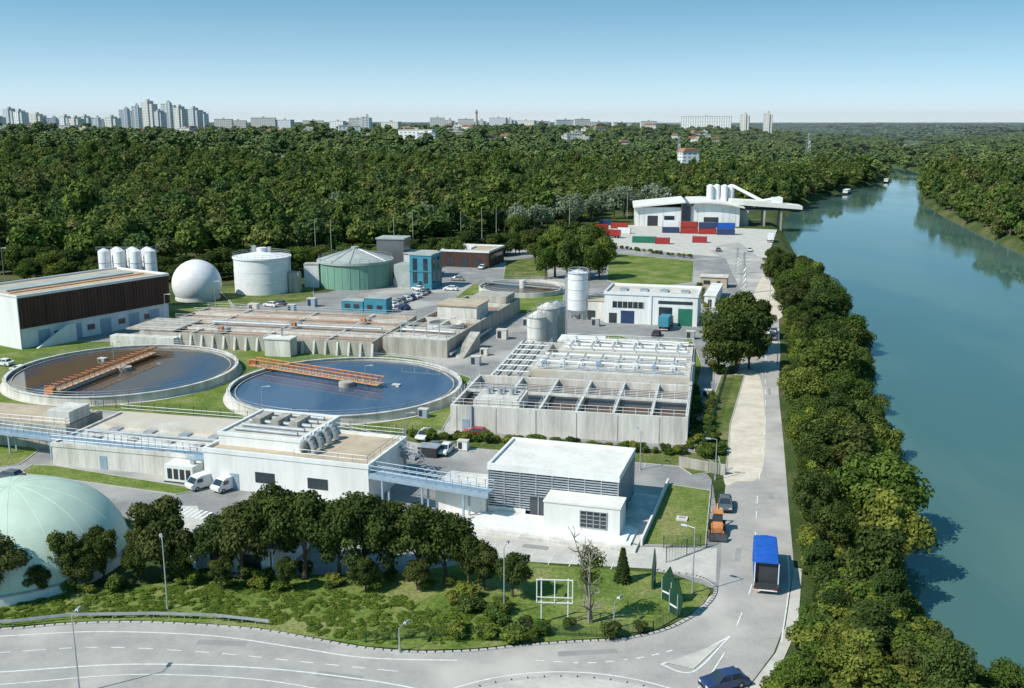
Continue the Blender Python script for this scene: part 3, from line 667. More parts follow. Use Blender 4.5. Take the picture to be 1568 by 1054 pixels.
silo('storage_silo',822,535,2.2,7.5,'conc'); silo('storage_silo',838,528,2.4,8.6,'conc'); silo('storage_silo',852,520,2.1,8,'steel')
silo('lime_silo',884,488,2.6,12,'whitep',.8,True); silo('lime_silo',872,478,1.3,9,'steel',.6,True)
mb=MB('dosing_building',V(862,490)); mb.box('walls','conc',4,14,2,10,0,5); mb.box('roof','beige',3.8,14.2,1.8,10.2,5,5.3); mb.box('door','darkm',6,8,1.93,2.02,0,2.5); mb.box('stair_tower','steel',-1,3.6,3,6,0,3.2)
mb.rail([(4,2),(14,2),(14,10),(4,10),(4,2)],5.3); mb.build()
# clarifiers
def truss(mb,p,q,w,h,m='orange'):
    p=Vector(p);q=Vector(q);d=q-p;L_=d.length;d.normalize();n=Vector((-d.y,d.x,0))*w/2; up=Vector((0,0,h)); N_=int(L_/1.6)
    for s_ in(-1,1):
        mb.tube('truss',m,p+n*s_,q+n*s_,.13,5); mb.tube('truss',m,p+n*s_+up,q+n*s_+up,.11,5)
        for i in range(N_):
            a=p+d*L_*i/N_+n*s_; b=p+d*L_*(i+1)/N_+n*s_
            mb.tube('truss',m,a,a+up,.07,4); mb.tube('truss',m,a,b+up,.06,4)
    for i in range(N_+1):
        a=p+d*L_*i/N_; mb.tube('truss',m,a-n,a+n,.07,4); mb.tube('truss',m,a-n+up,a+n+up,.05,4)
    vs=[p-n*.8,q-n*.8,q+n*.8,p+n*.8]; mb.add('deck','beige',[v+Vector((0,0,.08)) for v in vs]+[v+Vector((0,0,.14)) for v in vs],[(3,2,1,0),(4,5,6,7),(0,1,5,4),(1,2,6,5),(2,3,7,6),(3,0,4,7)])
def clarifier(cx,cy,r,p,q,wm):
    mb=MB('clarifier_tank',(cx,cy,0),0)
    mb.ring('wall','conc',0,0,0,1.5,r-.35,r,96); mb.ring('coping','conc',0,0,1.5,1.62,r-.5,r+.15,96); mb.ring('apron','concroof',0,0,.0,.13,r,r+.8,96)
    mb.cyl('water',wm,0,0,.2,1.05,r-.4,n=96); mb.ring('launder','concd',0,0,.4,1.25,r-1.5,r-1.3,96)
    mb.cyl('center_column','concd',0,0,.5,1.9,1.4,n=24)
    truss(mb,(*p,1.75),(*q,1.75),2.0,1.3)
    mb.box('drive_unit','orange',p[0]-.8,p[0]+.8,p[1]-.8,p[1]+.8,1.62,2.7)
    d=(Vector((*q,0))-Vector((*p,0))).normalized()
    for k in(-3,0,3):
        c=Vector((*q,0))-d*(3-k); mb.tube('scraper_arm','orange',(c.x,c.y,.9),(c.x,c.y,2.9),.08)
    mb.rail([((r-.1)*math.cos(a),(r-.1)*math.sin(a)) for a in np.linspace(0,6.283,49)],1.62,step=4,h=.9,r=.025)
    mb.build()
clarifier(-31.3,185,21.7,(-21.2,14.5),(6.8,-1.5),'tankwater')
clarifier(-77.6,197,21.9,(-6.2,-19.5),(1.2,13),'tankwater2')
mb=MB('settling_tank',V(215,528),R(-12.5)); W=56;D=31
for a in((0,W,0,.5),(0,.5,.5,D),(W-.5,W,.5,D),(0,W,D,D+.5)): mb.box('wall','concd',*a,0,3.2)
mb.box('basin_water','sludge2',.5,W-.5,.5,D,0,2.7)
for yy in(6.5,8.6,15,16.8,23.5,25.2): mb.box('lane_wall','conc',.5,W-.5,yy,yy+.45,2.5,3.2)
for yy in(7.0,15.5,24): mb.box('walkway','beige',.5,W-.5,yy,yy+1.2,2.9,3.1)
for x in(12,30,45): mb.box('cross_wall','conc',x,x+.4,.5,D,2.5,3.15)
for x in np.arange(10,W,2.7): mb.prof('buttress','conc',[(-.9,0),(0,0),(0,2.9),(-.15,2.9)],x,x+.45)
for yy in(.2,7.2,15.6,24.2,D): mb.rail([(0,yy),(W,yy)],3.2)
mb.box('head_works','conc',-6,10,-2.5,0,0,2.4); mb.box('head_works','concd',-4,8,1,14,3.2,3.5)
mb.box('control_kiosk','conc',33,39,-4.5,-1,0,3.8); mb.box('kiosk_roof','whiteroof',32.8,39.2,-4.7,-.95,3.8,4.1); mb.tube('kiosk_vent','steel',(36,-2,4),(36,-2,6),.25,8)
mb.tube('pipe','steel',(12,12,3.6),(54,12,3.6),.35,8); mb.tube('pipe','orange',(12,20,3.5),(50,20,3.5),.12,6)
for k in range(3): mb.box('scraper_bridge','steel',18+k*14,19+k*14,.4+k*8.3,7.4+k*8.3,3.3,3.5); mb.rail([(18+k*14,.4+k*8.3),(18+k*14,7.4+k*8.3)],3.5); mb.box('motor','orange',18+k*14,19+k*14,3+k*8.3,4+k*8.3,3.5,4.3)
mb.build()
mb=MB('pretreatment_basin',V(680,552))
for a in((-15,0,2,2.5),(-15,-14.5,2.5,58),(-.5,0,2.5,58),(-15,0,58,58.5)): mb.box('wall','concd',*a,0,3.8)
mb.box('basin_water','sludge2',-14.5,-.5,2.5,58,0,2.9)
for yy in(14,26,38,48): mb.box('cross_wall','conc',-14.5,-.5,yy,yy+.6,2.6,3.8)
mb.box('lane_wall','conc',-8,-7.5,14,58,2.6,3.8); mb.box('screen_house','conc',-12,-2,28,37,2,6.5); mb.box('screen_house_roof','beige',-12.3,-1.7,27.7,37.3,6.5,6.8)
mb.box('screen_house','concd',-10,-1,49,57,2,5.6); mb.rail([(-14.8,2.2),(-.2,2.2),(-.2,58)],3.8); mb.rail([(-14.8,14.2),(-.5,14.2)],3.8)
mb.box('deck','concroof',-14.5,-.5,2.5,8,3.4,3.75); mb.ring('grit_ring','conc',-7,20,3,4.1,3.8,4.2,36); mb.tube('pipe','steel',(-14,10,4),(-1,10,4),.4,8); mb.tube('pipe','steel',(0.8,2,1),(.8,30,1),.3,8)
for i in range(4): mb.box('gantry','steel',-12+i*3,-11.8+i*3,5,5.2,3.75,6.5)
mb.box('gantry','steel',-12,-2.8,5,5.2,6.501,6.7); mb.prof('ramp','concd',[(2,0),(14,0),(14,3.6)],1.2,3.5)
mb.build()
o=V(35,535); mb=MB('sludge_treatment_hall',o,R(57))
mb.box('base_wall','white',0,40,0,20,0,4.6); mb.box('cladding','brown',-.3,40.3,-.35,20.3,4.6,11.6); mb.box('gable_wall','white',-.5,-.3,-.4,20.4,0,11.9)
for x in np.arange(0,40.2,.9): mb.box('cladding_rib','brown',x-.07,x+.07,-.45,-.35,4.7,11.5)
mb.box('roof','beige',-.2,40.2,-.2,20.2,11.6,11.75)
for a in((-.5,40.5,-.5,-.1),(-.5,40.5,20.1,20.5),(-.5,-.1,-.1,20.1),(40.1,40.5,-.1,20.1)): mb.box('parapet','whitep',*a,11.6,12.2)
mb.box('roof_strip','orange',2,38,6,7,11.75,11.95); mb.box('rooflight','greyroof',3,37,9,15,11.75,12.1)
for x in(4,12,20,28,34): mb.box('door','steelb',x,x+3,-.06,.02,0,3.6)
for x in(8,16.5,25,32.5): mb.box('window','glass',x,x+2,-.05,.02,1.5,2.8)
mb.prof('ramp_wall','white',[(2,0),(12,0),(12,4.2),(10,4.2)],-2.4,-1.8,axis='y')
mb.build()
mb=MB('lime_silo_group',(-108.5,268,0),0)
for i,(dx,dy) in enumerate([(0,0),(4.2,-.4),(8.4,-.2),(12.2,.2),(2,3.6),(6.2,3.6),(10.2,3.6)]):
    mb.cyl('silo','whitep',dx,dy,0,16.2,1.55,n=20); mb.cyl('silo_top','whitep',dx,dy,16.2,16.9,1.55,.3,20); mb.ring('band','steel',dx,dy,13,13.15,1.55,1.62,20); mb.ring('band','steel',dx,dy,9,9.15,1.55,1.62,20)
mb.rail([(-1.4,-1.6),(13.4,-1.6),(13.6,4)],16.3); mb.build()
mb=MB('gas_holder_sphere',(-90.3,287,0),0); mb.dome('membrane','whitep',0,0,4.4,6.9,6.9,lo=R(-38),n=48,k=24); mb.cyl('base','conc',0,0,0,.7,6.2,n=40); mb.build()
mb=MB('digester_tank',(-74.5,300,0),0); r=8.3
mb.cyl('shell','whitep',0,0,0,10.6,r,n=56); mb.cyl('roof','whitep',0,0,10.6,12,r+.15,1.5,56); mb.ring('rim','white',0,0,10.3,10.7,r,r+.3,56)
mb.rail([(r*math.cos(a),r*math.sin(a)) for a in np.linspace(0,6.283,25)],10.7,step=5); mb.cyl('gas_dome','whitep',0,0,12,13.2,1.5,n=20); mb.box('mixer','steel',-2.8,-1.6,-.6,.6,11.3,13.8); mb.box('mixer','steel',1.8,2.8,-.5,.5,11.3,13.4)
for k in(3.3,6.6): mb.ring('band','white',0,0,k,k+.1,r,r+.05,56)
mb.tube('pipe','steel',(r+.3,-2,0),(r+.3,-2,11),.2,8); mb.rail([(-3,-1,12),(3,-1,12)],12); mb.box('stair_tower','concd',r,r+3,-3,1,0,6)
mb.build()
mb=MB('digester_tank',(-48.7,313,0),0); r=11.4
mb.cyl('shell','greentank',0,0,0,8,r,n=64); mb.cyl('roof','greyroof',0,0,8,11.2,r+.4,1.2,64); mb.ring('rim','greyroof',0,0,7.4,8.1,r,r+.45,64); mb.cyl('cap','greyroof',0,0,11.2,11.9,1.2,n=20)
for i in range(12):
    a=i*math.pi/6; mb.tube('roof_rib','steel',(1.2*math.cos(a),1.2*math.sin(a),11.3),((r+.3)*math.cos(a),(r+.3)*math.sin(a),8.15),.09)
for i in range(28):
    a=i*2*math.pi/28; mb.tube('stiffener','greentank',(r*math.cos(a),r*math.sin(a),0),(r*math.cos(a),r*math.sin(a),7.4),.12,5)
mb.rail([(r*math.cos(a),r*math.sin(a)) for a in np.linspace(0,6.283,25)],8.1,step=5); mb.box('stair_tower','white',-r-3.5,-r+1,-6,-2,0,7); mb.box('stair_tower_roof','concd',-r-3.6,-r+1.1,-6.1,-1.9,7,7.3)
mb.build()
mb=MB('plant_room',(-40,327,0),R(-10)); mb.box('walls','cargrey',-4,5,0,8,0,12.5); mb.box('roof','greyroof',-4.3,5.3,-.3,8.3,12.5,12.9); mb.box('annex','white',5,14,0,8,0,8); mb.box('annex_roof','concroof',4.9,14.3,-.3,8.3,8,8.3); mb.box('window','glass',7,12,-.06,.02,5,6.5); mb.build()
mb=MB('teal_process_tower',V(628,443)); mb.box('walls','tealb',0,7,0,9,0,10.4); mb.box('roof','greyroof',-.2,7.2,-.2,9.2,10.4,10.8); mb.box('window','glass',1,2.4,-.06,.02,2,9.5); mb.box('window','glass',4.4,5.8,-.06,.02,2,9.5); mb.box('band','tealb',-.15,7.15,-.15,9.15,5.4,5.8)
mb.box('annex','greyroof',-6,0,2,9,0,7); mb.box('door','darkm',2.8,4,-.05,.02,0,2.6); mb.box('side_window','glass',6.98,7.06,1,3,2,9.5); mb.box('side_window','glass',6.98,7.06,5,7,2,9.5)
mb.build()
mb=MB('teal_cabin_block',V(523,477)); mb.box('walls','tealb',0,6.3,0,4,0,2.9); mb.box('walls','tealb',6.6,13,0,4,0,3.9); mb.box('roof','greyroof',-.1,6.4,-.1,4.1,2.9,3.05); mb.box('roof','greyroof',6.5,13.1,-.1,4.1,3.9,4.05)
for x in(1,3.6,7.5,10.3): mb.box('window','glass',x,x+1.6,-.05,.02,1,2.2)
mb.build()
mb=MB('maintenance_building',V(676,408)); mb.box('walls','brown',0,17.5,0,18,0,5.4); mb.box('roof','beige',.3,17.2,.3,17.7,5.4,5.6)
for a in((-.2,17.7,-.2,.3),(-.2,17.7,17.7,18.2),(-.2,.3,.3,17.7),(17.2,17.7,.3,17.7)): mb.box('parapet','whitep',*a,5.3,6)
for x in(2,7,12): mb.box('door','darkm',x,x+3,-.06,.02,0,3.5)
mb.box('side_window','glass',17.48,17.56,2,16,3,4.3); mb.box('rooflight','white',6,9,6,12,5.6,6.2); mb.build()
mb=MB('thickener_tank',(3.2,301,0),R(60)); r=13.2; mb.ring('wall','conc',0,0,0,1.5,r-.4,r,72); mb.cyl('water','sludge',0,0,0,.9,r-.4,n=72); mb.ring('launder','conc',0,0,.6,1.2,r-1.6,r-1.4,72); mb.box('bridge','steel',-.6,.6,-r,r,1.6,1.8); mb.rail([(-.6,-r),(-.6,r)],1.8); mb.rail([(.6,-r),(.6,r)],1.8); mb.cyl('drive','conc',0,0,.9,3.2,1,n=16)
mb.rail([(r*math.cos(a),r*math.sin(a)) for a in np.linspace(0,6.283,33)],1.5,step=5); mb.build()
mb=MB('workshop_building',V(925,494),R(-14)); W=23.2;D=14;H=7.3
mb.box('walls','white',0,W,0,D,0,H); mb.box('roof','concroof',-.1,W+.1,-.1,D+.1,H,H+.15)
for a in((-.2,W+.2,-.2,.2),(-.2,W+.2,D-.2,D+.2),(-.2,.2,.2,D-.2),(W-.2,W+.2,.2,D-.2)): mb.box('parapet','whitep',*a,H,H+.7)
mb.box('window_band','glass',2,10,-.06,.03,4,5.6)
for x in np.arange(2,10.1,1.3): mb.box('window_frame','whitep',x-.05,x+.05,-.1,.02,4,5.6)
mb.box('door','carblue',4.2,7.6,-.06,.03,0,3.3); mb.box('door','darkm',1.2,3.2,-.06,.03,0,2.6); mb.box('door','glass',13.7,17,-.08,.03,0,4.6); mb.box('door','greenp',18.5,22,-.06,.03,0,4.4); mb.box('window_band','glass',13.5,22,-.06,.03,5.4,6.2); mb.box('column','whitep',11.4,11.9,-.25,.02,0,H)
for i in range(4): mb.box('rooflight','steel',3+i*5.2,5+i*5.2,5,8,H+.15,H+.6)
mb.build()
mb=MB('gatehouse',V(1072,440)); mb.box('walls','beige',0,8,0,5,0,3.2); mb.box('roof','concroof',-.3,8.3,-.3,5.3,3.2,3.5); mb.box('window','glass',1,3,-.05,.02,1,2.2); mb.box('door','darkm',5,6,-.05,.02,0,2.1); mb.build()
mb=MB('boundary_shed',V(1078,470)); mb.box('walls','white',0,3,0,22,0,3); mb.box('roof','whiteroof',-.2,3.2,-.2,22.2,3,3.3); mb.box('door','darkm',1,2,-.05,.02,0,2.1); mb.build()
mb=MB('concrete_works',V(972,346),R(-6))
mb.box('hall_wall','white',0,22,0,34,0,9); mb.prof('hall_roof','whiteroof',[(-1,8.8),(24,11.4),(24,12),(-1,9.4)],-2,36,axis='y')
mb.box('stair_core','cargrey',22,27,-.4,34,0,11.3); mb.box('core_glazing','glass',22.5,26.5,-.46,-.39,1,10.8)
arc_=[(26+ i*26/10, 11.2+1.6*math.sin(math.pi*(i/10)*.8+.3)-i*.22) for i in range(11)]
mb.prof('vault_roof','whiteroof',arc_+[(x,z_-.6) for x,z_ in reversed(arc_)],-2,36,axis='y')
mb.box('vault_wall','white',27,50,.5,34,0,9.2); mb.prof('vault_gable','white',[(27,9.2),(50,9.2)]+[(x,z_-.62) for x,z_ in reversed(arc_) if 27<x<50],.5,1,axis='y')
mb.box('door','darkm',6,11,-.06,.02,0,5); mb.box('door','darkm',33,40,.43,.52,0,4.5); mb.box('window','glass',14,19,-.06,.02,3,5)
for x in(2,4.5,13.5,19.5): mb.box('cladding_joint','steel',x,x+.15,-.05,.02,0,8.8)
for x in(30,42,45,48): mb.box('cladding_joint','steel',x,x+.15,.44,.52,0,9)
for i,x in enumerate((37,40.5,44,47.5)): mb.cyl('silo','whitep',x,18+2*(i%2),8,18.5,1.7,n=20); mb.cyl('silo_top','whitep',x,18+2*(i%2),18.5,19.2,1.7,.4,20)
mb.prof('loading_canopy','whiteroof',[(46,10.4),(80,8.2),(80,9.8),(60,12),(46,12.6)],4,16,axis='y'); mb.box('canopy_soffit','darkm',50,79,5,15,7.6,8.2)
for x in(54,62,70):
    for yy in(5.5,14.5): mb.box('canopy_leg','concd',x,x+.8,yy-.4,yy+.4,-4,7.6)
mb.box('hopper_house','concd',50.1,53.9,5,15,0,7.6)
mb.tube('conveyor','whitep',(48,18,18.5),(62,12,11.5),.8,8); mb.tube('conveyor','whitep',(60,10,11.5),(70,10,13.4),.7,8)
mb.box('conveyor_head','whitep',66,71,8,12,11,13.6)
mb.build()
def container(u,v,m,L_=12.2,rot=ROT,z=0):
    p=V(u,v); p.z=z; mb=MB('shipping_container',p,rot); mb.box('shell',m,0,L_,0,2.44,.1,2.6)
    for x in np.arange(.3,L_,.6): mb.box('corrugation',m,x,x+.3,-.05,.01,.25,2.45)
    for x in(0,L_-.15):
        for y_ in(-.06,2.34): mb.box('corner_post','darkm',x,x+.15,y_,y_+.15,0,2.68)
    mb.build()
for i in range(4): container(1014+i*28,357+i*1,['carblue','red','red','carblue'][i],7.6,R(-6)); container(1014+i*28,357+i*1,['whitep','red','carblue','blue'][i],7.6,R(-6),2.7)
for u,v,m,l in [(968,372,'greenp',10),(1003,374,'carred',6),(905,352,'carred',8),(918,345,'carblue',6),(935,350,'red',8),(945,358,'whitep',6),(1060,372,'carred',6)]: container(u,v,m,l,R(-12))
o=V(82,712); mb=MB('pumping_station',o,R(-14)); W=26;D=17
mb.box('walls','conc',0,W,0,D,0,3.1); mb.box('roof','concroof',.3,W-.3,.3,D-.3,3.1,3.2)
for a in((-.1,W+.1,-.1,.3),(-.1,W+.1,D-.3,D+.1),(-.1,.3,.3,D-.3),(W-.3,W+.1,.3,D-.3)): mb.box('parapet','conc',*a,2.9,3.5)
mb.rail([(0,0),(W,0)],3.5); mb.rail([(0,D),(W,D)],3.5)
for x in(4,10,16,21): mb.box('hatch','steel',x,x+1.6,8,9.6,3.2,3.45); mb.box('hatch','concd',x,x+1.2,4,5.2,3.2,3.5)
mb.box('raised_deck','concroof',2,24,9.9,16,3.2,3.9); mb.tube('pipe','steel',(1,6.5,3.6),(25,6.5,3.6),.18,8)
mb.box('door_leaf','steelb',8,9.2,-.06,.02,0,2.1); mb.build()
o=V(315,745); mb=MB('filtration_building',o,R(-17)); W=25;D=13
mb.box('walls','white',0,W,0,D,0,5.2); mb.box('roof','beige',.3,W-.3,.3,D-.3,5.2,5.3)
for a in((-.1,W+.1,-.1,.3),(-.1,W+.1,D-.3,D+.1),(-.1,.3,.3,D-.3),(W-.3,W+.1,.3,D-.3)): mb.box('parapet','white',*a,5.1,5.7)
mb.box('upper_block','white',.6,13.5,3,15,5.3,6.8); mb.box('upper_roof','concroof',1,13.1,3.4,14.6,6.8,6.9)
for a in((.5,13.6,2.9,3.3),(.5,13.6,14.7,15.1),(.5,.9,3.3,14.7),(13.2,13.6,3.3,14.7)): mb.box('upper_parapet','white',*a,6.7,7.2)
for yy in(5,7,9,11,13): mb.tube('duct','steel',(2,yy,7.25),(12,yy,7.25),.28,8)
for x in(3,6,9): mb.box('fan_unit','concd',x,x+1.3,8,12,6.9,7.9)
for i in range(4):
    a=[(14.6+math.cos(t)*1.0, 3+i*2.2, 5.4+math.sin(t)*2.0) for t in np.linspace(math.pi*.95,0,9)]
    mb.pipe('gooseneck_duct','steel',a,.42,10)
mb.rail([(14,.3),(W-.2,.3),(W-.2,D-.2),(14,D-.2)],5.7); mb.box('door','steelb',4,5.4,-.06,.02,0,2.4); mb.box('window','glass',8,11,-.06,.02,1.5,3); mb.box('window','glass',16,19,-.06,.02,1.5,3)
for i in range(12): mb.box('stair','steel',W+i*.55,W+i*.55+.5,D-3,D-1.8,4.9-i*.42,5.0-i*.42)
mb.rail([(W,D-3,5.1),(W+6.6,D-3,.2)],0); mb.rail([(W,D-1.8,5.1),(W+6.6,D-1.8,.2)],0)
mb.build()
mb=MB('inlet_works',V(-110,672),R(-14)); mb.box('walls','concd',0,26,0,9,0,4); mb.box('roof','beige',.3,25.7,.3,8.7,4,4.15); mb.rail([(0,0),(26,0),(26,9)],4.1); mb.box('tower','conc',22,26,1,6,4.15,6); mb.box('window','glass',16,19,-.06,.02,1.5,2.8)
mb.build()
def footbridge(p,q,z,w=1.8,m='steelb',sup=6):
    p=Vector((p.x,p.y,0));q=Vector((q.x,q.y,0)); L_=(q-p).length; a=math.atan2((q-p).y,(q-p).x)
    mb=MB('footbridge',p,a); mb.box('deck',m,0,L_,-w/2,w/2,z-.3,z)
    for s_ in(-w/2,w/2): mb.rail([(0,s_),(L_,s_)],z,m,step=1.2,r=.05); mb.box('beam',m,0,L_,s_-.08,s_+.08,z-.7,z-.301)
    x=2
    while x<L_: mb.box('leg',m,x-.12,x+.12,-w/2,-w/2+.2,0,z-.7); mb.box('leg',m,x-.12,x+.12,w/2-.2,w/2,0,z-.7); x+=sup
    mb.build()
footbridge(V(570,722,4.5),V(752,752,4.5),4.5); footbridge(V(-60,650,3.5),V(330,698,3.5),3.6,1.5,'steelb',8); footbridge(V(500,655,4),V(640,708,3),4.0,1.2,'steel',5)
mb=MB('storage_box',V(640,700)); mb.box('body','darkm',0,3,0,2,0,1.6); mb.box('lid','steel',-.1,3.1,-.1,2.1,1.6,1.75); mb.build()
mb=MB('generator_unit',V(253,738)); mb.box('body','white',0,4.6,0,2.6,.2,2.6); mb.box('base','darkm',-.1,4.7,-.1,2.7,0,.2)
for x in(.5,1.5,2.5,3.5): mb.box('grille','darkm',x,x+.7,-.05,.02,.6,2.1)
mb.box('stack','steel',3.6,4.2,1,1.6,2.6,3.2); mb.build()
mb=MB('substation_building',V(300,868)); mb.box('walls','white',0,10,0,10,0,3.2); mb.box('roof','concroof',-.2,10.2,-.2,10.2,3.2,3.5); mb.box('door','darkm',2,3.2,-.06,.02,0,2.2); mb.box('door','darkm',6,8.5,-.06,.02,0,2.4); mb.build()
p=V(28,858); mb=MB('gas_membrane_dome',p,0); mb.dome('membrane','greendome',0,0,1.0,12.2,8.4,n=56,k=18); mb.cyl('ring_wall','white',0,0,0,1.1,12.4,n=56); mb.ring('clamp_ring','steel',0,0,1.1,1.3,12.2,12.45,56)
for i in range(16):
    a=i*math.pi/8
    mb.pipe('membrane_seam','greendome',[(12.2*math.cos(e)*math.cos(a),12.2*math.cos(e)*math.sin(a),1+8.4*math.sin(e)) for e in np.linspace(0,1.5,18)],.025,4)
mb.build()
for u,v,s_ in [(470,672,1),(540,700,.8),(720,560,1),(735,545,.8),(740,600,1),(760,520,1.2),(450,500,1),(340,500,1),(600,600,.7),(640,640,.8),(870,545,1),(905,500,1),(800,500,1),(380,480,1.3),(440,478,1),(560,440,1.2),(610,440,1),(470,470,1.2),(1050,520,1),(1078,560,.8),(100,640,1),(60,640,.8),(150,560,.8),(230,520,1),(700,690,.8),(820,770,.6),(1075,610,.8)]:
    mb=MB('equipment_cabinet',V(u,v)); c=random.choice(['white','steel','steelb','conc','conc'])
    mb.box('base','concd',-.1,2*s_+.1,-.1,1.4*s_+.1,0,.15); mb.box('body',c,0,2*s_,0,1.4*s_,.15,1.9*s_); mb.box('lid','concroof',-.07,2*s_+.07,-.07,1.4*s_+.07,1.9*s_,2.0*s_); mb.box('door','darkm',.2*s_,1.0*s_,-.03,.01,.3,1.7*s_); mb.build()
# ---------------------------------------------------------------- street furniture
def street_lamp(u,v,h=7.5,a=0,arm=.9):
    mb=MB('street_lamp',V(u,v),a); mb.cyl('base','steel',0,0,0,.5,.16,.13,10); mb.cyl('pole','steel',0,0,.5,h,.09,.05,8)
    mb.tube('arm','steel',(0,0,h),(arm,0,h+.15),.045,6); mb.fr('head','steel',arm-.1,arm+.7,-.17,.17,h+.06,arm,arm+.6,-.1,.1,h+.24); mb.box('lens','lamp_w',arm,arm+.55,-.12,.12,h+.02,h+.058); mb.build()
for u,v,h,a in [(257,935,7.8,2),(772,945,7.6,1.3),(1060,910,7.6,2.6),(122,1062,7.5,1.5),(690,765,6,0),(622,690,6,0),(403,640,5.5,0),(175,560,5,0),(1095,735,6,3),(560,600,5,0),(860,565,6,0),(1035,640,6,0),(700,500,7,0),(255,500,8,0),(8,440,12,0),(980,720,6,2),(1178,470,8,3),(780,740,6,0),(940,965,3,1),(612,1000,2.6,1),(330,470,7,0),(1085,505,8,0),(1190,560,8,3)]: street_lamp(u,v,h,a)
mb=MB('billboard_frame',V(827,955),R(-4))
for x in(.1,2.8): mb.box('leg','whitep',x-.06,x+.06,-.08,.08,0,5.0)
for z in(2.4,4.9): mb.box('frame','whitep',-.4,3.3,-.14,-.081,z-.06,z+.06)
for x in(-.35,1.45,3.25): mb.box('frame','whitep',x-.05,x+.05,-.2,-.141,2.4,4.9)
mb.box('brace','whitep',-.4,3.3,-.26,-.201,3.0,3.08)
mb.build()
def flag_sign(u,v,h,lean,rot):
    mb=MB('entrance_sign_panel',V(u,v),rot)
    pts=[(0,0.2),(1.7,.2),(1.9+lean,h*.55),(.9+lean*1.2,h),(lean*.6,h*.6)]
    mb.prof('panel','signgreen',pts,-.06,.06,axis='y'); mb.box('post','steel',.1,.22,-.12,-.061,0,h*.6); mb.box('post','steel',1.4,1.52,-.12,-.061,0,h*.6)
    mb.prof('trim','whitep',[(.2,1),(1.5,1),(1.5,1.2),(.2,1.2)],-.075,-.061,axis='y'); mb.build()
flag_sign(998,905,4.6,.0,R(70)); flag_sign(1012,918,4.2,.2,R(-50)); flag_sign(1024,938,4.4,.3,R(-60))
def fence(px,h=2.0,m='fence',name='mesh_fence'):
    mb=MB(name,(0,0,0),0); P_=[V(u,v) for u,v in px]
    for a,b in zip(P_[:-1],P_[1:]):
        n=max(1,int((b-a).length/2.5))
        for i in range(n+1):
            c=a.lerp(b,i/n); mb.tube('post',m,c,c+Vector((0,0,h)),.05,5)
        for z in np.linspace(.15,h,9): mb.tube('wire',m,a+Vector((0,0,z)),b+Vector((0,0,z)),.018,3)
        n2=int((b-a).length/.5)
        for i in range(n2): c=a.lerp(b,i/n2); mb.tube('wire',m,c,c+Vector((0,0,h)),.014,3)
    mb.build()
fence([(1020,862),(1082,838),(1090,752)]); fence([(1016,840),(1072,838)],1.6); fence([(800,972),(930,978),(1000,968),(1040,945)],1.2); fence([(1075,700),(1112,580)],2.2)
fence([(140,622),(400,645),(560,662),(680,668)],1.6); fence([(700,975),(560,985)],1.2); fence([(1108,720),(1098,728),(1045,712)],2)
mb=MB('guard_rail',(0,0,0),0); g=[V(u,v) for u,v in [(-60,962),(20,960),(110,950),(235,948),(330,951),(412,960)]]
for a,b in zip(g[:-1],g[1:]):
    d=(b-a).normalized(); n=Vector((-d.y,d.x,0))*.04
    vs=[a-n,b-n,b+n,a+n]; mb.add('beam','steel',[v+Vector((0,0,.5)) for v in vs]+[v+Vector((0,0,.8)) for v in vs],[(3,2,1,0),(4,5,6,7),(0,1,5,4),(1,2,6,5),(2,3,7,6),(3,0,4,7)])
    for i in range(4): c=a.lerp(b,i/4); mb.box('post','steel',c.x-.05,c.x+.05,c.y+.05,c.y+.15,0,.7)
mb.build()
def pylon(name,x,y,h,w):
    mb=MB(name,(x,y,hz(x,y)),.3)
    for sx in(-1,1):
        for sy in(-1,1): mb.tube('leg','steel',(sx*w,sy*w,0),(sx*w*.15,sy*w*.15,h),h*.006,4)
    n=8
    for i in range(n):
        t=i/n;t2=(i+1)/n; a=w*(1-.85*t);b=w*(1-.85*t2)
        for s_ in((-1,-1,1,-1),(1,-1,1,1),(1,1,-1,1),(-1,1,-1,-1)): mb.tube('brace','steel',(s_[0]*a,s_[1]*a,h*t),(s_[2]*b,s_[3]*b,h*t2),h*.004,3)
    for z in(.75,.85,.95): mb.tube('cross_arm','steel',(-h*.14,0,h*z),(h*.14,0,h*z),h*.006,4)
    mb.build()
p=V(1137,450); pylon('lattice_mast',p.x,p.y,12.5,.9); p=V(1128,420); pylon('lattice_mast',p.x,p.y,9,.6)
pylon('power_pylon',345,1200,36,3.2); pylon('power_pylon',170,1050,30,2.6)
for u,v in [(484,398),(508,396),(604,388),(633,386),(706,378),(738,374),(760,372),(788,368),(872,352),(960,340)]:
    p=V(u,v); mb=MB('overhead_line_mast',p,0); mb.cyl('pole','concd',0,0,0,14.5,.14,.09,8); mb.tube('arm','darkm',(0,0,13.3),(3.4,0,13.8),.06); mb.tube('arm','darkm',(0,0,11.5),(3.4,0,13.8),.05); mb.box('plate','darkm',3.2,3.6,-.15,.15,13,13.9); mb.build()
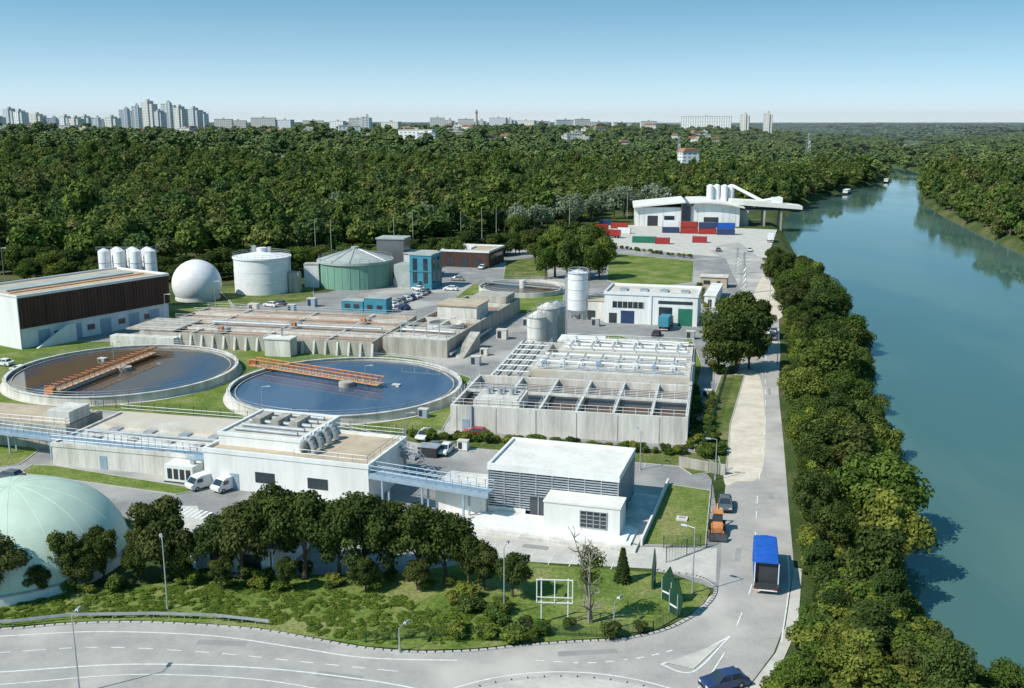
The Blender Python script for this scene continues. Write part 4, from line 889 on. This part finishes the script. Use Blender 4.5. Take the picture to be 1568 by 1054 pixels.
# ---------------------------------------------------------------- vehicles
def wheels(mb,xs,w,r=.32):
    for y_ in xs:
        for s_ in(-1,1): mb.tube('wheel','dark',(s_*w,y_,r),(s_*(w-.24),y_,r),r,14); mb.tube('hub','steel',(s_*(w+.012),y_,r),(s_*(w-.02),y_,r),r*.5,10)
def car(u,v,rot,m='carwhite',name='parked_car'):
    p=V(u,v); p.z=.06; mb=MB(name,p,rot)
    mb.prof('body',m,[(-2.1,.32),(2.1,.32),(2.15,.62),(2.0,.8),(1.0,.92),(-1.75,.98),(-2.12,.85),(-2.15,.5)],-.86,.86)
    mb.fr('windows','glass',-.8,.8,-1.75,1.05,.93,-.62,.62,-1.3,.3,1.42); mb.fr('roof',m,-.64,.64,-1.35,.35,1.42,-.55,.55,-1.2,.2,1.48)
    for s_ in(-1,1): mb.tube('pillar',m,(s_*.8,-.35,.93),(s_*.63,-.4,1.43),.05); mb.tube('pillar',m,(s_*.8,1.04,.93),(s_*.63,.32,1.43),.05); mb.tube('pillar',m,(s_*.8,-1.72,.93),(s_*.63,-1.28,1.43),.06); mb.box('headlamp','lamp_w',s_*.6-.18,s_*.6+.18,2.1,2.17,.6,.74); mb.box('tail_lamp','lamp_r',s_*.65-.15,s_*.65+.15,-2.17,-2.1,.65,.85)
    wheels(mb,(-1.3,1.35),.87); mb.box('bumper','dark',-.8,.8,2.1,2.18,.3,.45); mb.build(.05)
def van(u,v,rot,m='carwhite'):
    p=V(u,v); p.z=.06; mb=MB('delivery_van',p,rot)
    mb.prof('body',m,[(-2.3,.35),(2.4,.35),(2.45,.85),(2.1,1.05),(1.4,1.75),(1.0,1.9),(-2.2,1.95),(-2.35,1.7)],-.88,.88)
    mb.add('windscreen','glass',[(-.8,2.08,1.12),(.8,2.08,1.12),(.74,1.46,1.73),(-.74,1.46,1.73)],[(0,1,2,3)])
    for s_ in(-1,1): mb.box('side_window','glass',min(s_*.87,s_*.9),max(s_*.87,s_*.9),.6,1.5,1.1,1.65); mb.box('tail_lamp','lamp_r',s_*.75-.07,s_*.75+.07,-2.38,-2.3,.8,1.3)
    mb.box('rear_window','glass',-.6,.6,-2.39,-2.3,1.25,1.7); wheels(mb,(-1.5,1.55),.89,.32); mb.build(.06)
van(312,746,R(140)); van(350,749,R(145))
rd=R(-13)
car(1110,778,R(170),'cargrey'); car(1108,1052,R(110),'carblue','car'); car(1184,510,rd,'carsilver','car'); car(1183,520,rd,'cargrey','car')
for i,(u,v) in enumerate([(600,470),(607,467),(614,464),(621,461),(628,459),(636,456),(644,452),(650,449),(640,445),(618,474)]): car(u,v,ROT+R(60),['carwhite','carsilver','cargrey','carwhite','carblue'][i%5])
for i,(u,v,m) in enumerate([(650,672,'carwhite'),(668,690,'cargrey'),(682,694,'carwhite'),(738,412,'carwhite'),(745,408,'cargrey'),(1005,515,'darkm'),(15,735,'cargrey'),(5,560,'carwhite'),(1175,505,'carwhite'),(415,470,'carwhite'),(428,468,'cargrey'),(700,430,'carsilver'),(690,445,'carwhite'),(995,345,'carwhite'),(1100,385,'cargrey'),(1148,385,'carwhite'),(30,570,'carwhite'),(728,668,'carred')]): car(u,v,ROT+R(random.choice([0,90,75,180])),m)
def truck(u,v,rot,m,L_=7.2,cab='carwhite',open_=True):
    p=V(u,v); p.z=.05; mb=MB('cargo_truck',p,rot)
    mb.box('chassis','darkm',-.5,.5,.1,L_+2,.6,1.0)
    if not open_: mb.box('body',m,-1.25,1.25,0.02,L_,1.1,3.5)
    else:
        mb.box('body_side',m,-1.27,-1.2,0,L_,1.1,3.6); mb.box('body_side',m,1.2,1.27,0,L_,1.1,3.6); mb.box('body_floor','darkm',-1.2,1.2,0,L_,1.0,1.1); mb.box('body_front',m,-1.2,1.2,L_-.08,L_,1.1,3.6)
        mb.prof('tarp_roof',m,[(-1.28,3.6),(1.28,3.6),(1.2,3.72),(0,3.85),(-1.2,3.72)],-.05,L_+.03,axis='y')
        mb.box('rear_frame','whitep',-1.3,-1.2,-.04,0,.95,3.65); mb.box('rear_frame','whitep',1.2,1.3,-.04,0,.95,3.65); mb.box('rear_door','darkm',-1.2,1.2,.3,.35,1.1,3.6); mb.box('tailgate','darkm',-1.25,1.25,-.1,-.02,.55,1.3)
        for y_ in np.arange(.9,L_,1.2): mb.tube('tarp_rib',m,(-1.2,y_,3.74),(0,y_,3.87),.035,5); mb.tube('tarp_rib',m,(0,y_,3.87),(1.2,y_,3.74),.035,5); mb.box('tarp_rib',m,-1.3,-1.27,y_-.04,y_+.04,1.2,3.6)
    mb.prof('cab',cab,[(L_+.3,.7),(L_+2.2,.7),(L_+2.25,1.7),(L_+2.0,2.8),(L_+.3,2.9)],-1.2,1.2); mb.box('side_window','glass',-1.22,1.22,L_+1.0,L_+1.8,1.7,2.5)
    mb.add('windscreen','glass',[(-1.1,L_+2.255,1.7),(1.1,L_+2.255,1.7),(1.05,L_+2.03,2.7),(-1.05,L_+2.03,2.7)],[(0,1,2,3)])
    wheels(mb,(1.4,2.6,L_+1.3),1.22,.5); mb.box('bumper','whitep',-1.2,1.2,-.15,-.05,.45,.58)
    for s_ in(-1,1): mb.box('tail_lamp','lamp_r',s_*1.0-.15,s_*1.0+.15,-.19,-.15,.6,.75)
    mb.build()
truck(1172,911,R(-12),'blue'); truck(1015,508,R(-20),'tealb',4.5,'tealb',False); truck(1180,372,R(-12),'whitep',6,'carblue',False); truck(950,365,R(70),'carred',6,'carred',False)
mb=MB('backhoe_loader',V(1098,815),R(170)); mb.prof('body','orange',[(-1.2,.7),(1.9,.7),(1.9,1.3),(.4,1.5),(-1.2,1.5)],-.6,.6); mb.box('cab_frame','darkm',-.65,.65,-1.1,.3,1.5,1.6); mb.fr('cab','glass',-.6,.6,-1.0,.2,1.6,-.55,.55,-.9,.1,2.5); mb.box('cab_roof','orange',-.65,.65,-1.05,.3,2.5,2.65)
for s_ in(-1,1):
    mb.tube('wheel','dark',(s_*.6,-.8,.65),(s_*1.0,-.8,.65),.65,16); mb.tube('wheel','dark',(s_*.6,1.4,.45),(s_*.95,1.4,.45),.45,14); mb.tube('loader_arm','orange',(s_*.7,.4,1.3),(s_*.7,2.6,.6),.09)
mb.prof('bucket','darkm',[(2.5,.2),(3.3,.15),(3.3,.25),(2.8,.9),(2.5,.9)],-1.1,1.1); mb.tube('boom','orange',(0,-1.2,1.2),(0,-2.2,2.9),.14); mb.tube('dipper','orange',(0,-2.2,2.9),(0,-3.2,1.4),.11); mb.prof('rear_bucket','darkm',[(-3.5,.8),(-2.9,.8),(-2.9,1.4),(-3.2,1.5)],-.3,.3); mb.build()
for i in range(14):
    a=V(655+i*26,672+i*2.2); strip('parking_line',[a,a+Vector((.284,.959,0))*-4.6],.1,0.047,.048,'paint')
for i in range(9):
    a=V(700+i*30,822+i*5); strip('parking_line',[a,a+Vector((-.284,-.959,0))*4],.1,0.047,.048,'paint')
for i in range(7):
    a=V(282+i*7,776+i*1.5); strip('zebra_crossing',[a,a+Vector((-.284,-.959,0))*2.6],.45,0.047,.048,'paint')
mb=MB('manhole_slab',V(1035,798)); mb.box('slab','conc',0,1.4,0,1.2,0,.3); mb.box('cover','steel',.3,1.1,.3,.9,.3,.34); mb.build()
def boat(x,y,rot,L_=18):
    mb=MB('houseboat',(x,y,-3),rot); mb.fr('hull','darkm',-1.6,1.6,-L_/2+1,L_/2-2,-.4,-2.3,2.3,-L_/2,L_/2,1.1); mb.box('cabin','white',-1.7,1.7,-L_/2+2,L_/2-5,1.1,3.0); mb.box('cabin_roof','whiteroof',-1.9,1.9,-L_/2+1.7,L_/2-4.7,3,3.2)
    for k in range(4): mb.box('window','glass',-1.75,1.75,-L_/2+3+k*2.4,-L_/2+4.2+k*2.4,1.7,2.5)
    mb.build()
boat(Lx(760)+6,760,R(-25),24); boat(Lx(900)+6,900,R(-22),18)
# ---------------------------------------------------------------- town on the horizon
def block(u,vt,wpx,y,m,name,step,dep,tile):
    x=(u-784)/F*y*CT*1.02; z0=hz(x,y)-2; w=wpx*y/F
    H_=rs.uniform(10,17) if vt is None else max(6,HC+(185-vt)*y/F-z0)
    mb=MB(name,(x,y,z0),R(rs.choice([-20,-16,12,5])))
    if step:
        mb.box('walls',m,-w/2,-w*.08,0,dep,0,H_*.94); mb.box('walls_centre',m,-w*.08,w*.2,-1.5,dep*.9,0,H_); mb.box('walls_wing',m,w*.2,w/2,.8,dep,0,H_*.9)
        mb.box('lift_room','concd',-w*.03,w*.13,3,8,H_,H_+3); mb.box('roof_edge','concd',-w/2-.2,-w*.08,-.2,dep+.2,H_*.94,H_*.94+.6); mb.box('roof_edge','concd',w*.2,w/2+.2,.6,dep+.2,H_*.9,H_*.9+.6)
    else:
        mb.box('walls',m,-w/2,w/2,0,dep,0,H_)
        if tile: mb.prof('roof','rooftile',[(-w/2-.6,H_),(w/2+.6,H_),(w/2-2,H_+3),(-w/2+2,H_+3)],-.6,dep+.6,axis='y')
        else: mb.box('roof_edge','concroof',-w/2-.3,w/2+.3,-.3,dep+.3,H_,H_+.7); mb.box('lift_room','concd',-2,2,4,8,H_+.7,H_+3)
    mb.build()
for b in BL: block(*b)
mb=MB('chimney_stack',((731-784)/F*2200,2200,hz(-80,2200)),0); mb.cyl('stack','concd',0,0,0,50,3,2,12); mb.ring('band','red',0,0,42,46,2.2,2.5,12); mb.build()
# ---------------------------------------------------------------- summer haze over the far valley (real scattering volume)
hm,nt,N,L=new_mat('haze'); out=N.new('ShaderNodeOutputMaterial'); vs_=N.new('ShaderNodeVolumeScatter'); vs_.inputs['Color'].default_value=(.85,.93,1,1); vs_.inputs['Density'].default_value=5e-5; vs_.inputs['Anisotropy'].default_value=0
L.new(vs_.outputs[0],out.inputs['Volume']); M['haze']=hm
mb=MB('haze_air',(0,0,0),0); mb.box('air','haze',-16000,16000,1000,15500,-40,160); mb.build()
# ---------------------------------------------------------------- light, world, camera
d=Vector((-.80,-.46,0)).normalized(); el=R(46); dv=Vector((d.x*math.cos(el),d.y*math.cos(el),math.sin(el)))
sl=bpy.data.lights.new('sun','SUN'); sl.energy=5.0; sl.angle=R(.5); sl.color=(1,.955,.88)
so=bpy.data.objects.new('sun',sl); scene.collection.objects.link(so); so.rotation_euler=dv.to_track_quat('Z','Y').to_euler(); so.location=(-100,-50,200)
w=bpy.data.worlds.new('World'); scene.world=w; w.use_nodes=True; nt=w.node_tree; nt.nodes.clear(); N=nt.nodes;L=nt.links
out=N.new('ShaderNodeOutputWorld'); bg=N.new('ShaderNodeBackground'); bg.inputs[1].default_value=.12
sk=N.new('ShaderNodeTexSky'); sk.sky_type='NISHITA'; sk.sun_disc=False; sk.sun_elevation=el; sk.sun_rotation=math.atan2(d.x,d.y)%(2*math.pi); sk.dust_density=.6; sk.ozone_density=2.0; sk.air_density=1.0
tc=N.new('ShaderNodeTexCoord'); sp=N.new('ShaderNodeSeparateXYZ'); L.new(tc.outputs['Generated'],sp.inputs[0])
def MN(op,a,b,c=None):
    n=N.new('ShaderNodeMath'); n.operation=op
    for i,x in enumerate((a,b,c)):
        if x is None: continue
        if isinstance(x,(int,float)): n.inputs[i].default_value=x
        else: L.new(x,n.inputs[i])
    return n.outputs[0]
zp=MN('MAXIMUM',sp.outputs[2],0.0)
zz=MN('MULTIPLY_ADD',zp,2.4,.12)
cb=N.new('ShaderNodeCombineXYZ'); L.new(sp.outputs[0],cb.inputs[0]); L.new(sp.outputs[1],cb.inputs[1]); L.new(zz,cb.inputs[2])
vn=N.new('ShaderNodeVectorMath'); vn.operation='NORMALIZE'; L.new(cb.outputs[0],vn.inputs[0]); L.new(vn.outputs[0],sk.inputs[0])
tint=N.new('ShaderNodeMixRGB'); tint.blend_type='MULTIPLY'; tint.inputs[0].default_value=1; tint.inputs[2].default_value=(.6,1.36,1.3,1); L.new(sk.outputs[0],tint.inputs[1])
fac=MN('POWER',2.718,MN('MULTIPLY',zp,-17.0))
hzm=N.new('ShaderNodeMixRGB'); L.new(fac,hzm.inputs[0]); L.new(tint.outputs[0],hzm.inputs[1]); hzm.inputs[2].default_value=(7.0,7.9,8.4,1)
L.new(hzm.outputs[0],bg.inputs[0]); L.new(bg.outputs[0],out.inputs[0])
cam=bpy.data.cameras.new('camera'); co=bpy.data.objects.new('camera',cam); scene.collection.objects.link(co); co.location=(0,0,HC); co.rotation_euler=(math.pi/2-TH,0,0)
cam.sensor_width=36; cam.lens=36*F/1568; cam.clip_end=40000; cam.clip_start=1; scene.camera=co
scene.view_settings.view_transform='Standard'; scene.view_settings.look='None'; scene.view_settings.exposure=0
